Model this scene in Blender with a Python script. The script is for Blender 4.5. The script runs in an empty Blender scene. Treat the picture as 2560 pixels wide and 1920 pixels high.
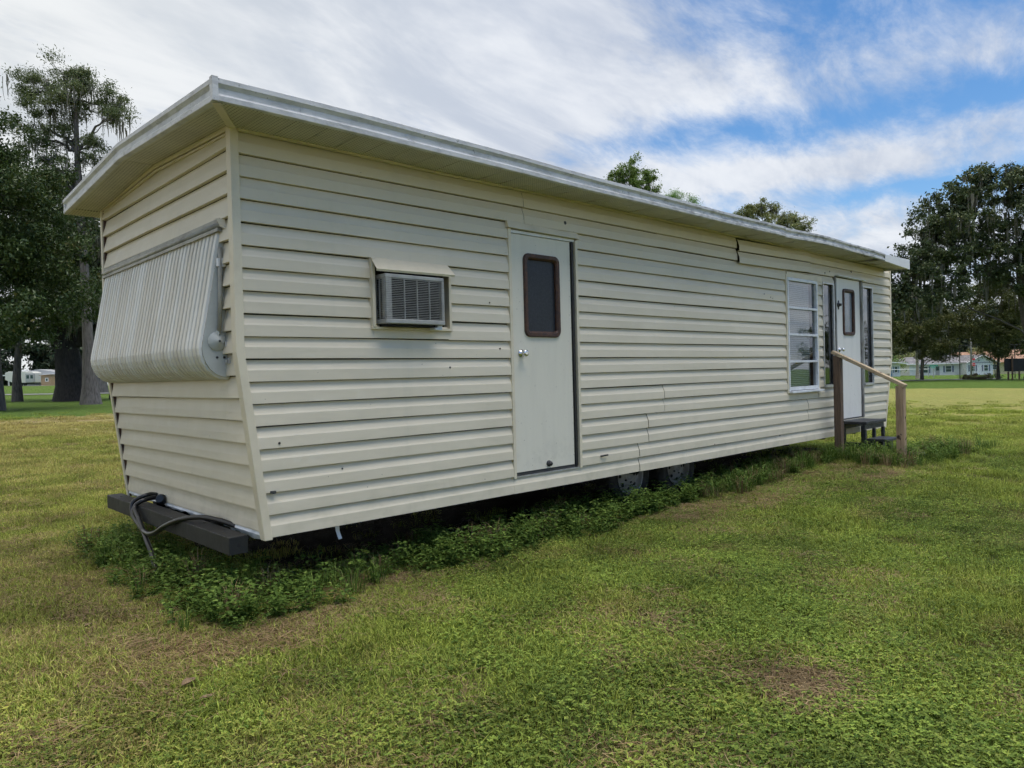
import bpy, bmesh, math, random
import numpy as np
from mathutils import Vector, Matrix

rnd = random.Random(11)
rng = np.random.default_rng(7)
scene = bpy.context.scene
C = scene.collection
R = math.radians

# ------------------------------------------------------------------ camera
CAM = Vector((0.0, 0.0, 1.40))
RIGHT = Vector((0.72530977, -0.68794873, -0.02553981))
DOWN = Vector((-0.0277093, 0.00789504, -0.99958485))
FWD = Vector((0.68786476, 0.72571634, -0.01333623))
cam_d = bpy.data.cameras.new('camera')
cam = bpy.data.objects.new('camera', cam_d)
C.objects.link(cam)
cam_d.sensor_width = 36.0
cam_d.lens = 36.0 * 1837.0 / 2560.0
cam_d.clip_end = 3000
cam_d.clip_start = 0.05
m = Matrix.Identity(4)
for i in range(3):
    m[i][0] = RIGHT[i]; m[i][1] = -DOWN[i]; m[i][2] = -FWD[i]; m[i][3] = CAM[i]
cam.matrix_world = m
scene.camera = cam

# ------------------------------------------------------------------ light
SUN_EL, SUN_AZ = 78.0, -78.0        # azimuth measured from +X towards +Y
sun_d = bpy.data.lights.new('sun', 'SUN')
sun_d.energy = 2.9
sun_d.angle = R(50)
sun_d.color = (1.0, 0.94, 0.84)
sun = bpy.data.objects.new('sun', sun_d)
C.objects.link(sun)
sv = Vector((math.cos(R(SUN_EL)) * math.cos(R(SUN_AZ)), math.cos(R(SUN_EL)) * math.sin(R(SUN_AZ)), math.sin(R(SUN_EL))))
sun.rotation_euler = sv.to_track_quat('Z', 'Y').to_euler()
sun.location = (0, 0, 30)

scene.view_settings.view_transform = 'Standard'
scene.view_settings.look = 'None'
scene.view_settings.exposure = 0.28
scene.view_settings.gamma = 1.0
scene.view_settings.use_curve_mapping = False
scene.cycles.max_bounces = 4
scene.cycles.diffuse_bounces = 3
scene.cycles.glossy_bounces = 3
scene.cycles.transparent_max_bounces = 12
scene.cycles.use_denoising = True
scene.cycles.use_adaptive_sampling = True
scene.cycles.adaptive_threshold = 0.035
scene.cycles.adaptive_min_samples = 12

# ------------------------------------------------------------------ world
world = bpy.data.worlds.new('World')
scene.world = world
world.use_nodes = True
world.cycles.sampling_method = 'MANUAL'
world.cycles.sample_map_resolution = 512


class NT:
    """tiny helper for writing node trees"""
    def __init__(s, tree):
        s.t = tree; s.n = tree.nodes; s.l = tree.links
    def new(s, kind, **kw):
        nd = s.n.new(kind)
        for k, v in kw.items():
            setattr(nd, k, v)
        return nd
    def put(s, sock, v):
        if hasattr(v, 'links') or isinstance(v, bpy.types.NodeSocket):
            s.l.new(v, sock)
        else:
            sock.default_value = v
    def math(s, op, a, b=0.0, c=0.0, clamp=False):
        nd = s.new('ShaderNodeMath', operation=op); nd.use_clamp = clamp
        s.put(nd.inputs[0], a); s.put(nd.inputs[1], b)
        if op in ('MULTIPLY_ADD',): s.put(nd.inputs[2], c)
        return nd.outputs[0]
    def add(s, a, b): return s.math('ADD', a, b)
    def sub(s, a, b): return s.math('SUBTRACT', a, b)
    def mul(s, a, b): return s.math('MULTIPLY', a, b)
    def step(s, v, a, b, lo=0.0, hi=1.0):
        nd = s.new('ShaderNodeMapRange', interpolation_type='SMOOTHSTEP')
        s.put(nd.inputs['Value'], v); s.put(nd.inputs['From Min'], a); s.put(nd.inputs['From Max'], b)
        s.put(nd.inputs['To Min'], lo); s.put(nd.inputs['To Max'], hi)
        return nd.outputs[0]
    def gauss(s, v, mid, wid):
        d = s.math('DIVIDE', s.sub(v, mid), wid)
        return s.math('EXPONENT', s.mul(s.mul(d, d), -1.0))
    def noise(s, vec, scale, detail=4.0, rough=0.55, dist=0.0, out=0):
        nd = s.new('ShaderNodeTexNoise')
        s.put(nd.inputs['Vector'], vec); s.put(nd.inputs['Scale'], scale)
        nd.inputs['Detail'].default_value = detail; nd.inputs['Roughness'].default_value = rough
        nd.inputs['Distortion'].default_value = dist
        return nd.outputs[out]
    def mapping(s, vec, scale=(1, 1, 1), rot=(0, 0, 0), loc=(0, 0, 0)):
        nd = s.new('ShaderNodeMapping')
        s.put(nd.inputs['Vector'], vec)
        nd.inputs['Scale'].default_value = scale; nd.inputs['Rotation'].default_value = rot
        nd.inputs['Location'].default_value = loc
        return nd.outputs[0]
    def mix(s, f, a, b, blend='MIX'):
        nd = s.new('ShaderNodeMix', data_type='RGBA', blend_type=blend)
        s.put(nd.inputs[0], f)
        for sock, v in ((nd.inputs[6], a), (nd.inputs[7], b)):
            if isinstance(v, tuple) and len(v) == 3: v = (*v, 1.0)
            s.put(sock, v)
        return nd.outputs[2]
    def pos(s): return s.new('ShaderNodeNewGeometry').outputs['Position']
    def xyz(s, v):
        nd = s.new('ShaderNodeSeparateXYZ'); s.put(nd.inputs[0], v); return nd.outputs
    def comb(s, x, y, z):
        nd = s.new('ShaderNodeCombineXYZ'); s.put(nd.inputs[0], x); s.put(nd.inputs[1], y); s.put(nd.inputs[2], z)
        return nd.outputs[0]


W = NT(world.node_tree)
W.n.clear()
sky = W.new('ShaderNodeTexSky', sky_type='NISHITA')
sky.sun_disc = False
sky.sun_elevation = R(SUN_EL)
sky.sun_rotation = R(90.0 - SUN_AZ)
sky.air_density = 1.0; sky.dust_density = 0.6; sky.ozone_density = 3.0
hsv = W.new('ShaderNodeHueSaturation')
hsv.inputs['Saturation'].default_value = 1.25
hsv.inputs['Value'].default_value = 1.28
W.l.new(sky.outputs[0], hsv.inputs['Color'])
dirv = W.new('ShaderNodeTexCoord').outputs['Generated']
dx, dy, dz = W.xyz(dirv)
az = W.mul(W.math('ARCTAN2', dy, dx), 57.29578)
el = W.mul(W.math('ARCSINE', dz), 57.29578)
den = W.add(W.math('MAXIMUM', dz, 0.0), 0.16)
q = W.comb(W.math('DIVIDE', dx, den), W.math('DIVIDE', dy, den), 0.0)
q = W.mapping(q, scale=(0.72, 1.08, 1.0), rot=(0, 0, R(-18)))
n1 = W.noise(q, 0.85, 6.0, 0.60, 0.2)
n2 = W.noise(W.mapping(q, loc=(7.3, 2.1, 0), scale=(1.0, 1.5, 1)), 3.2, 6.0, 0.66, 0.25)
nf = W.add(W.mul(W.sub(n1, 0.5), 1.35), W.mul(W.sub(n2, 0.5), 1.35))
left = W.step(az, 18.0, 50.0)
bias = W.add(0.12, W.mul(left, 0.62))
strip_az = W.step(az, 47.0, 36.0)
bias = W.add(bias, W.mul(W.mul(W.gauss(el, 16.9, 1.35), strip_az), -0.40))
bias = W.add(bias, W.mul(W.mul(W.gauss(el, 13.8, 1.15), W.mul(W.step(az, 13.0, 20.0), W.step(az, 50.0, 38.0))), 0.46))
bias = W.add(bias, W.mul(W.mul(W.gauss(el, 11.9, 0.7), W.step(az, 26.0, 17.0)), -0.45))
bias = W.add(bias, W.step(el, 11.5, 8.5, 0.0, 0.42))
bias = W.add(bias, W.mul(W.mul(W.step(el, 21.0, 25.0), W.step(az, 44.0, 26.0)), -0.22))
bias = W.add(bias, W.mul(W.mul(W.gauss(el, 20.0, 1.6), W.step(az, 36.0, 30.0)), 0.12))
alpha = W.step(W.add(nf, bias), -0.20, 0.56)
alpha = W.mul(alpha, W.step(el, -4.0, 0.0))
# cloud body: white with soft grey-blue undersides
sh = W.noise(W.mapping(q, loc=(3.1, 9.7, 0), scale=(1, 1.6, 1)), 1.5, 5.0, 0.62, 0.6)
shade = W.step(W.add(sh, W.mul(W.sub(n2, 0.5), 0.35)), 0.34, 0.66)
sunside = W.step(az, 35.0, 95.0)
c_dark = W.mix(sunside, (0.54, 0.595, 0.70, 1), (0.68, 0.715, 0.735, 1))
c_lite = W.mix(sunside, (0.82, 0.85, 0.90, 1), (0.87, 0.885, 0.88, 1))
ccol = W.mix(shade, c_dark, c_lite)
bright_edge = W.step(alpha, 0.35, 0.85)
bg_sky = W.new('ShaderNodeBackground'); W.l.new(hsv.outputs[0], bg_sky.inputs['Color']); bg_sky.inputs['Strength'].default_value = 0.10
bg_cl = W.new('ShaderNodeBackground'); W.l.new(ccol, bg_cl.inputs['Color']); bg_cl.inputs['Strength'].default_value = 0.86
mixs = W.new('ShaderNodeMixShader')
W.l.new(W.mul(alpha, 0.97), mixs.inputs[0]); W.l.new(bg_sky.outputs[0], mixs.inputs[1]); W.l.new(bg_cl.outputs[0], mixs.inputs[2])
wo = W.new('ShaderNodeOutputWorld'); W.l.new(mixs.outputs[0], wo.inputs['Surface'])

# ------------------------------------------------------------------ materials
MAT = {}


def material(name, col, rough=0.6, metal=0.0, spec=0.5, build=None):
    mt = bpy.data.materials.new(name); mt.use_nodes = True
    T = NT(mt.node_tree)
    bs = T.n['Principled BSDF']
    bs.inputs['Base Color'].default_value = (*col, 1)
    bs.inputs['Roughness'].default_value = rough
    bs.inputs['Metallic'].default_value = metal
    bs.inputs['Specular IOR Level'].default_value = spec
    if build: build(T, bs)
    MAT[name] = mt
    return mt


def bump(T, bs, h, strength=0.3, dist=0.01):
    b = T.new('ShaderNodeBump'); b.inputs['Strength'].default_value = strength; b.inputs['Distance'].default_value = dist
    T.put(b.inputs['Height'], h); T.l.new(b.outputs[0], bs.inputs['Normal'])


def siding_mat(T, bs):
    p = T.pos()
    broad = T.noise(p, 0.9, 3, 0.6)
    streak = T.noise(T.mapping(p, scale=(1.2, 1.2, 14)), 1.5, 3, 0.6)
    vert = T.noise(T.mapping(p, scale=(9, 9, 0.5)), 1.0, 3, 0.65)
    col = T.mix(T.step(broad, 0.35, 0.7), (0.645, 0.582, 0.447), (0.69, 0.622, 0.482))
    col = T.mix(T.mul(T.step(streak, 0.52, 0.75), 0.30), col, (0.60, 0.54, 0.42))
    col = T.mix(T.mul(T.step(vert, 0.54, 0.82), 0.26), col, (0.52, 0.49, 0.38))
    chalk = T.noise(p, 6.0, 4, 0.7)
    col = T.mix(T.mul(T.step(chalk, 0.58, 0.78), 0.22), col, (0.80, 0.78, 0.69))
    specks = T.noise(p, 42.0, 2, 0.5)
    col = T.mix(T.step(specks, 0.775, 0.80), col, (0.10, 0.09, 0.07))
    z = T.xyz(p)[2]
    splash = T.mul(T.step(z, 0.85, 0.45), T.step(T.noise(p, 5.0, 3, 0.7), 0.42, 0.75))
    col = T.mix(T.mul(splash, 0.35), col, (0.38, 0.36, 0.25))
    T.l.new(col, bs.inputs['Base Color'])
    T.put(bs.inputs['Roughness'], T.step(chalk, 0.3, 0.7, 0.42, 0.6))
    bump(T, bs, T.noise(T.mapping(p, scale=(1, 1, 2.2)), 2.0, 3, 0.55), 0.45, 0.02)


material('siding', (0.62, 0.59, 0.46), 0.5, spec=0.4, build=siding_mat)


def trim_mat(T, bs):
    p = T.pos()
    col = T.mix(T.step(T.noise(p, 3.0, 5, 0.65), 0.4, 0.75), (0.71, 0.635, 0.475), (0.61, 0.54, 0.40))
    T.l.new(col, bs.inputs['Base Color'])


material('cream_trim', (0.6, 0.57, 0.45), 0.5, build=trim_mat)


def soffit_mat(T, bs):
    p = T.pos()
    col = T.mix(T.step(T.noise(p, 2.0, 5, 0.65), 0.35, 0.75), (0.58, 0.555, 0.43), (0.45, 0.425, 0.32))
    # rows of punched vent holes
    x, y, z = T.xyz(p)
    fx = T.sub(T.math('FRACT', T.mul(x, 46.0)), 0.5); fy = T.sub(T.math('FRACT', T.mul(y, 46.0)), 0.5)
    r2 = T.add(T.mul(fx, fx), T.mul(fy, fy))
    col = T.mix(T.mul(T.step(r2, 0.085, 0.04), 0.7), col, (0.07, 0.065, 0.05))
    T.l.new(col, bs.inputs['Base Color'])


material('soffit', (0.6, 0.58, 0.45), 0.55, build=soffit_mat)


def fascia_mat(T, bs):
    p = T.pos()
    g = T.noise(T.mapping(p, scale=(2.2, 2.2, 16)), 1.6, 7, 0.68)
    blot = T.noise(T.mapping(p, scale=(1.0, 1.0, 2.5)), 7.0, 6, 0.7)
    col = T.mix(T.step(g, 0.42, 0.72), (0.62, 0.62, 0.615), (0.45, 0.45, 0.445))
    x, y, z = T.xyz(p)
    algae = T.mul(T.step(blot, 0.45, 0.66), T.step(x, 2.5, 9.0, 0.40, 1.0))
    col = T.mix(T.mul(algae, 0.8), col, (0.15, 0.155, 0.16))
    sp = T.noise(p, 30.0, 3, 0.6)
    col = T.mix(T.mul(T.step(sp, 0.66, 0.73), 0.6), col, (0.12, 0.12, 0.11))
    T.l.new(col, bs.inputs['Base Color'])
    bump(T, bs, T.noise(p, 5.0, 3, 0.5), 0.2, 0.01)


material('fascia', (0.66, 0.67, 0.65), 0.5, build=fascia_mat)


def newfascia_mat(T, bs):
    p = T.pos()
    col = T.mix(T.mul(T.step(T.noise(p, 6.0, 6, 0.7), 0.5, 0.8), 0.5), (0.70, 0.71, 0.71), (0.48, 0.49, 0.48))
    T.l.new(col, bs.inputs['Base Color'])


material('new_fascia', (0.7, 0.7, 0.7), 0.5, build=newfascia_mat)


def door_mat(a, b, nm):
    def f(T, bs):
        p = T.pos()
        v = T.noise(T.mapping(p, scale=(8, 8, 0.9)), 1.4, 6, 0.65)
        col = T.mix(T.step(v, 0.4, 0.75), a, b)
        s = T.noise(p, 60.0, 2, 0.5)
        col = T.mix(T.mul(T.step(s, 0.72, 0.76), 0.7), col, (0.12, 0.10, 0.07))
        z = T.xyz(p)[2]
        low = T.mul(T.step(z, 1.0, 0.6), T.step(T.noise(p, 7, 5, 0.7), 0.45, 0.7))
        col = T.mix(T.mul(low, 0.3), col, (0.36, 0.34, 0.27))
        T.l.new(col, bs.inputs['Base Color'])
        bump(T, bs, T.noise(T.mapping(p, scale=(3, 3, 1)), 3.0, 3, 0.5), 0.12, 0.01)
    material(nm, a, 0.6, spec=0.25, build=f)


door_mat((0.73, 0.69, 0.575), (0.69, 0.65, 0.54), 'door_grey')
door_mat((0.80, 0.775, 0.72), (0.75, 0.725, 0.67), 'door_white')


def simple_noise(nm, a, b, rough, scale=4.0, metal=0.0, stretch=(1, 1, 1), bmp=0.0, lo=0.38, hi=0.68, spec=0.5):
    def f(T, bs):
        p = T.mapping(T.pos(), scale=stretch)
        n = T.noise(p, scale, 4, 0.65)
        T.l.new(T.mix(T.step(n, lo, hi), a, b), bs.inputs['Base Color'])
        if bmp: bump(T, bs, n, bmp, 0.02)
    return material(nm, a, rough, metal, spec, f)


simple_noise('aluminium', (0.55, 0.56, 0.56), (0.42, 0.42, 0.41), 0.38, 12, 0.6)
simple_noise('white_metal', (0.74, 0.76, 0.78), (0.60, 0.62, 0.63), 0.4, 8)
simple_noise('awning_panel', (0.48, 0.50, 0.475), (0.41, 0.43, 0.40), 0.5, 5)
simple_noise('awning_white', (0.670, 0.660, 0.609), (0.595, 0.586, 0.525), 0.45, 3, stretch=(1, 1, 0.5))
simple_noise('awning_cream', (0.623, 0.595, 0.516), (0.558, 0.530, 0.451), 0.45, 3, stretch=(1, 1, 0.5))
simple_noise('awning_tan', (0.586, 0.549, 0.465), (0.521, 0.484, 0.400), 0.45, 3, stretch=(1, 1, 0.5))
simple_noise('awning_seam', (0.42, 0.38, 0.30), (0.48, 0.44, 0.35), 0.6, 6)
simple_noise('rail_grey', (0.34, 0.33, 0.28), (0.20, 0.19, 0.155), 0.5, 5)
simple_noise('brown_rubber', (0.050, 0.024, 0.016), (0.095, 0.042, 0.022), 0.6, 25)
simple_noise('seal_dark', (0.035, 0.035, 0.035), (0.06, 0.06, 0.055), 0.7, 20)
material('chrome', (0.72, 0.72, 0.72), 0.16, 1.0)
material('dark_metal', (0.06, 0.06, 0.06), 0.4, 0.6)
simple_noise('ac_plastic', (0.37, 0.37, 0.345), (0.30, 0.30, 0.28), 0.5, 14)
material('ac_dark', (0.012, 0.012, 0.013), 0.8)
simple_noise('black_paint', (0.010, 0.0105, 0.012), (0.018, 0.019, 0.020), 0.6, 9, bmp=0.25)
simple_noise('step_paint', (0.018, 0.020, 0.024), (0.040, 0.042, 0.046), 0.5, 12, bmp=0.35)
material('rubber_cable', (0.014, 0.014, 0.015), 0.32)
simple_noise('tyre', (0.022, 0.022, 0.021), (0.045, 0.043, 0.038), 0.85, 18)
simple_noise('rim', (0.30, 0.30, 0.28), (0.15, 0.13, 0.10), 0.5, 5, 0.2, lo=0.4, hi=0.75)
simple_noise('underbody', (0.010, 0.010, 0.010), (0.018, 0.017, 0.015), 0.9, 4)
material('interior_dark', (0.02, 0.018, 0.016), 0.9)
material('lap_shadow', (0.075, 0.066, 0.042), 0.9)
simple_noise('curtain', (0.085, 0.055, 0.038), (0.15, 0.10, 0.07), 0.9, 2, stretch=(14, 14, 0.4))
material('blind', (0.80, 0.81, 0.80), 0.5)
simple_noise('frost_glass', (0.022, 0.026, 0.032), (0.035, 0.040, 0.047), 0.30, 90, spec=0.22)


simple_noise('pale_frost_glass', (0.20, 0.23, 0.25), (0.26, 0.29, 0.31), 0.18, 60, spec=0.9)


def wood_mat(a, b, c, nm, along=(22, 22, 1.4), rough=0.75):
    def f(T, bs):
        p = T.pos()
        g = T.noise(T.mapping(p, scale=along), 2.2, 6, 0.6, 1.2)
        col = T.mix(T.step(g, 0.38, 0.66), a, b)
        kn = T.noise(p, 9.0, 3, 0.5)
        col = T.mix(T.step(kn, 0.66, 0.72), col, c)
        T.l.new(col, bs.inputs['Base Color'])
        bump(T, bs, g, 0.3, 0.006)
    material(nm, a, rough, build=f)


wood_mat((0.40, 0.28, 0.175), (0.25, 0.165, 0.10), (0.05, 0.03, 0.02), 'post_wood')
wood_mat((0.155, 0.098, 0.062), (0.09, 0.056, 0.037), (0.03, 0.02, 0.014), 'post_dark_wood')
wood_mat((0.50, 0.40, 0.26), (0.32, 0.235, 0.145), (0.08, 0.05, 0.03), 'rail_wood', along=(22, 1.4, 22))


def glass_mat(T, bs):
    out = T.n['Material Output']
    tr = T.new('ShaderNodeBsdfTransparent'); tr.inputs[0].default_value = (0.86, 0.90, 0.90, 1)
    gl = T.new('ShaderNodeBsdfGlossy'); gl.inputs['Roughness'].default_value = 0.015
    gl.inputs['Color'].default_value = (0.95, 0.97, 1, 1)
    fr = T.new('ShaderNodeFresnel'); fr.inputs['IOR'].default_value = 1.75
    p = T.pos()
    b = T.new('ShaderNodeBump'); b.inputs['Strength'].default_value = 0.05; b.inputs['Distance'].default_value = 0.02
    T.put(b.inputs['Height'], T.noise(p, 2.5, 2, 0.5)); T.l.new(b.outputs[0], gl.inputs['Normal'])
    mx = T.new('ShaderNodeMixShader')
    T.l.new(T.math('MULTIPLY', fr.outputs[0], 1.45, clamp=True), mx.inputs[0])
    T.l.new(tr.outputs[0], mx.inputs[1]); T.l.new(gl.outputs[0], mx.inputs[2])
    T.l.new(mx.outputs[0], out.inputs['Surface'])


material('glass', (0.9, 0.9, 0.9), 0.02, build=glass_mat)


def leaf_mat(nm, a, b, trans=0.25, rough=0.55, c=None, spec=0.3):
    """two foliage tones mixed by the per-leaf 'tint' attribute"""
    def f(T, bs):
        at = T.new('ShaderNodeAttribute'); at.attribute_name = 'tint'
        fac = at.outputs['Fac']
        col = T.mix(fac, a, b)
        if c: col = T.mix(T.step(fac, 0.80, 1.0), col, c)
        T.l.new(col, bs.inputs['Base Color'])
        tl = T.new('ShaderNodeBsdfTranslucent'); T.l.new(col, tl.inputs['Color'])
        mx = T.new('ShaderNodeMixShader'); mx.inputs[0].default_value = trans
        T.l.new(bs.outputs[0], mx.inputs[1]); T.l.new(tl.outputs[0], mx.inputs[2])
        T.l.new(mx.outputs[0], T.n['Material Output'].inputs['Surface'])
    return material(nm, a, rough, 0, spec, f)


leaf_mat('leaf_magnolia', (0.030, 0.058, 0.020), (0.075, 0.109, 0.030), 0.15, 0.45, (0.137, 0.117, 0.035))
leaf_mat('leaf_oak', (0.052, 0.077, 0.040), (0.121, 0.150, 0.069), 0.18, 0.5, (0.202, 0.202, 0.091))
leaf_mat('leaf_young_oak', (0.069, 0.092, 0.033), (0.161, 0.181, 0.060), 0.2, 0.5, (0.263, 0.231, 0.081))
leaf_mat('leaf_cypress', (0.081, 0.121, 0.052), (0.181, 0.212, 0.096), 0.25, 0.6)
leaf_mat('leaf_far', (0.028, 0.046, 0.028), (0.070, 0.090, 0.046), 0.1, 0.6)
leaf_mat('leaf_olive', (0.142, 0.172, 0.070), (0.302, 0.312, 0.121), 0.2, 0.6)
leaf_mat('leaf_bright', (0.101, 0.172, 0.044), (0.222, 0.302, 0.081), 0.25, 0.5)
leaf_mat('leaf_pine', (0.111, 0.222, 0.060), (0.242, 0.384, 0.101), 0.25, 0.5)
leaf_mat('moss', (0.12, 0.118, 0.095), (0.23, 0.22, 0.18), 0.25, 0.9)
leaf_mat('leaf_hedge', (0.111, 0.077, 0.052), (0.172, 0.151, 0.070), 0.1, 0.7)
leaf_mat('weed_leaf', (0.050, 0.098, 0.020), (0.165, 0.250, 0.048), 0.3, 0.6, (0.28, 0.37, 0.085), spec=0.12)
leaf_mat('palm_leaf', (0.06, 0.065, 0.03), (0.15, 0.12, 0.06), 0.2, 0.6)
simple_noise('bark', (0.11, 0.096, 0.085), (0.045, 0.038, 0.034), 0.95, 5, stretch=(3, 3, 0.5), bmp=0.9)
simple_noise('bark_dark', (0.030, 0.025, 0.022), (0.010, 0.009, 0.008), 0.95, 4, stretch=(3, 3, 0.5), bmp=1.0)
simple_noise('bark_grey', (0.17, 0.155, 0.15), (0.08, 0.072, 0.068), 0.95, 6, stretch=(3, 3, 0.35), bmp=0.9)
simple_noise('palm_bark', (0.36, 0.33, 0.29), (0.22, 0.20, 0.17), 0.9, 5, stretch=(1, 1, 2.5), bmp=0.5)

# lawn patches, shared by the ground sheet and the blades so that they agree
def lawn_fields(T, p):
    x, y, z = T.xyz(p)
    flat = T.comb(x, y, 0.0)
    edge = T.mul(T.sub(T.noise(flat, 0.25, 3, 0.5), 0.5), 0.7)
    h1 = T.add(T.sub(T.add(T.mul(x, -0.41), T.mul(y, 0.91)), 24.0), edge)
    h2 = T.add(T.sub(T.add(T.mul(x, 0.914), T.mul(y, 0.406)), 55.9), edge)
    lush = T.math('MAXIMUM', T.step(h1, -0.12, 0.12), T.step(h2, -0.15, 0.15))  # lusher lawn past the edges, with tree shade painted into its dark green
    big = T.noise(flat, 0.42, 3, 0.62, 0.6)
    mid = T.noise(T.mapping(flat, loc=(11, 4, 0)), 1.5, 4, 0.66, 0.5)
    lat = T.add(T.mul(x, 0.7255), T.mul(y, -0.688))
    dry = T.add(T.add(T.mul(T.sub(big, 0.5), 1.5), T.mul(T.sub(mid, 0.5), 1.3)), T.step(lat, -3.0, 2.2, 0.32, -0.18))
    dist = T.math('SQRT', T.add(T.mul(x, x), T.mul(y, y)))
    dry = T.add(dry, T.step(dist, 7.0, 18.0, 0.0, 0.22))
    dry = T.add(dry, T.mul(T.gauss(h1, -1.8, 3.2), 0.9))
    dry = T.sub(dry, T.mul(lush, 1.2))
    return lush, dry, mid, dist, big


def ground_mat(T, bs):
    p = T.pos()
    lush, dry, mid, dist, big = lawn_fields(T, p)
    fine = T.noise(p, 34.0, 3, 0.75)
    fine2 = T.noise(p, 7.0, 4, 0.72)
    green = T.mix(T.step(mid, 0.35, 0.68), (0.15, 0.19, 0.046), (0.22, 0.25, 0.062))
    straw = T.mix(T.step(fine2, 0.35, 0.65), (0.26, 0.215, 0.09), (0.38, 0.325, 0.14))
    col = T.mix(T.step(dry, -0.10, 0.50), green, straw)
    yel = T.mix(T.step(big, 0.35, 0.65), (0.36, 0.335, 0.108), (0.32, 0.335, 0.092))
    far = T.step(dist, 9.0, 20.0)
    col = T.mix(T.mul(far, T.step(dry, 0.55, -0.1, 0.35, 0.85)), col, yel)
    # brown band just inside the lawn edge and worn soil spots
    x, y, z = T.xyz(p)
    h1 = T.sub(T.add(T.mul(x, -0.41), T.mul(y, 0.91)), 24.0)
    tanb = T.mul(T.gauss(h1, -1.6, 2.6), T.step(T.noise(T.mapping(T.comb(x, y, 0.0), scale=(1, 2.2, 1)), 0.9, 6, 0.7), 0.38, 0.62))
    col = T.mix(T.mul(tanb, 0.8), col, (0.36, 0.265, 0.15))
    lush_shade_c = T.mix(T.step(fine2, 0.35, 0.65), (0.080, 0.135, 0.026), (0.125, 0.195, 0.038))
    col = T.mix(lush, col, lush_shade_c)
    soil = T.mul(T.step(mid, 0.62, 0.74), T.step(dist, 16.0, 8.0))
    col = T.mix(T.mul(soil, 0.7), col, (0.085, 0.06, 0.035))
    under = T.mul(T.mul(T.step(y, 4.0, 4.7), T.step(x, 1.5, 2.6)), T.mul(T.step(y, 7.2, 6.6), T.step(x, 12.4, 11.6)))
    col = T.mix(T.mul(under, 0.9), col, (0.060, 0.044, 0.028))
    col = T.mix(T.step(dist, 24.0, 9.0, 0.0, 0.66), col, (0.060, 0.050, 0.020))  # brown soil under the near blades, darkened to paint shadow into the gaps
    col = T.mix(T.mul(under, 0.9), col, (0.022, 0.017, 0.012))  # shade beneath the trailer, painted into the ground as near-black
    mott = T.step(fine, 0.30, 0.72, 0.55, 1.35)
    vm = T.new('ShaderNodeVectorMath', operation='SCALE'); T.put(vm.inputs[0], col); T.put(vm.inputs['Scale'], mott)
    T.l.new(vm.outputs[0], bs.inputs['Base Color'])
    bump(T, bs, T.add(fine, T.mul(fine2, 1.5)), 0.9, 0.05)


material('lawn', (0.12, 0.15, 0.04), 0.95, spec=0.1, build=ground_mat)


def blade_mat(nm, g0, g1, d0, d1, bias, trans=0.3):
    def f(T, bs):
        info = T.new('ShaderNodeObjectInfo')
        at = T.new('ShaderNodeAttribute'); at.attribute_name = 'tint'
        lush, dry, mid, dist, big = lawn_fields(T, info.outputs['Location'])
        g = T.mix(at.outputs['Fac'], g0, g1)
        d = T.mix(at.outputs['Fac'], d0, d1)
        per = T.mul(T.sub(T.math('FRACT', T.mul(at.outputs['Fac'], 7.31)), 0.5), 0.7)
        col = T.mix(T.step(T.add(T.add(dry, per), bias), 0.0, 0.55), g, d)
        spot = T.noise(T.mapping(info.outputs['Location'], loc=(3, 8, 0)), 2.7, 3, 0.6, 0.4)
        brown = T.mul(T.step(spot, 0.56, 0.70), 0.75)
        col = T.mix(brown, col, T.mix(at.outputs['Fac'], (0.10, 0.062, 0.028), (0.30, 0.205, 0.10)))
        val = T.add(T.mul(info.outputs['Random'], 0.55), T.step(mid, 0.30, 0.66, 0.48, 1.05))
        sc_ = T.new('ShaderNodeVectorMath', operation='SCALE'); T.put(sc_.inputs[0], col); T.put(sc_.inputs['Scale'], val); col = sc_.outputs[0]
        T.l.new(col, bs.inputs['Base Color'])
        tl = T.new('ShaderNodeBsdfTranslucent'); T.l.new(col, tl.inputs['Color'])
        mx = T.new('ShaderNodeMixShader'); mx.inputs[0].default_value = trans
        T.l.new(bs.outputs[0], mx.inputs[1]); T.l.new(tl.outputs[0], mx.inputs[2])
        T.l.new(mx.outputs[0], T.n['Material Output'].inputs['Surface'])
    material(nm, g0, 0.6, 0, 0.15, f)


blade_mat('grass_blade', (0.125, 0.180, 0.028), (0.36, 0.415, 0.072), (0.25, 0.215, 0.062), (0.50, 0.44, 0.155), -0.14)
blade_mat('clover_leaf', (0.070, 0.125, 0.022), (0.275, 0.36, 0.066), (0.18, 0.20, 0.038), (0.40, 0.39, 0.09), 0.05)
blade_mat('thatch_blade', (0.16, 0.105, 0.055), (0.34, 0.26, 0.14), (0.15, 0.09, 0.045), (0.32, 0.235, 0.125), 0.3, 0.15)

# ------------------------------------------------------------------ object helpers
ORG = {}


def root(name, loc, label, cat, group=None):
    o = bpy.data.objects.new(name, None); C.objects.link(o)
    o.location = loc; o.empty_display_size = 0.3
    o['label'] = label; o['category'] = cat
    if group: o['group'] = group
    ORG[o.name] = Vector(loc)
    return o


def tag(o, label, cat, group=None):
    o['label'] = label; o['category'] = cat
    if group: o['group'] = group
    return o


def link_mesh(name, me, mat, parent=None, smooth=False):
    o = bpy.data.objects.new(name, me); C.objects.link(o)
    if mat:
        for mm in (mat if isinstance(mat, (list, tuple)) else [mat]):
            me.materials.append(MAT[mm])
    if parent:
        o.parent = parent
        ORG[o.name] = ORG[parent.name]
    else:
        ORG[o.name] = Vector((0, 0, 0))
    if smooth:
        me.polygons.foreach_set('use_smooth', [True] * len(me.polygons))
    return o


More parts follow.
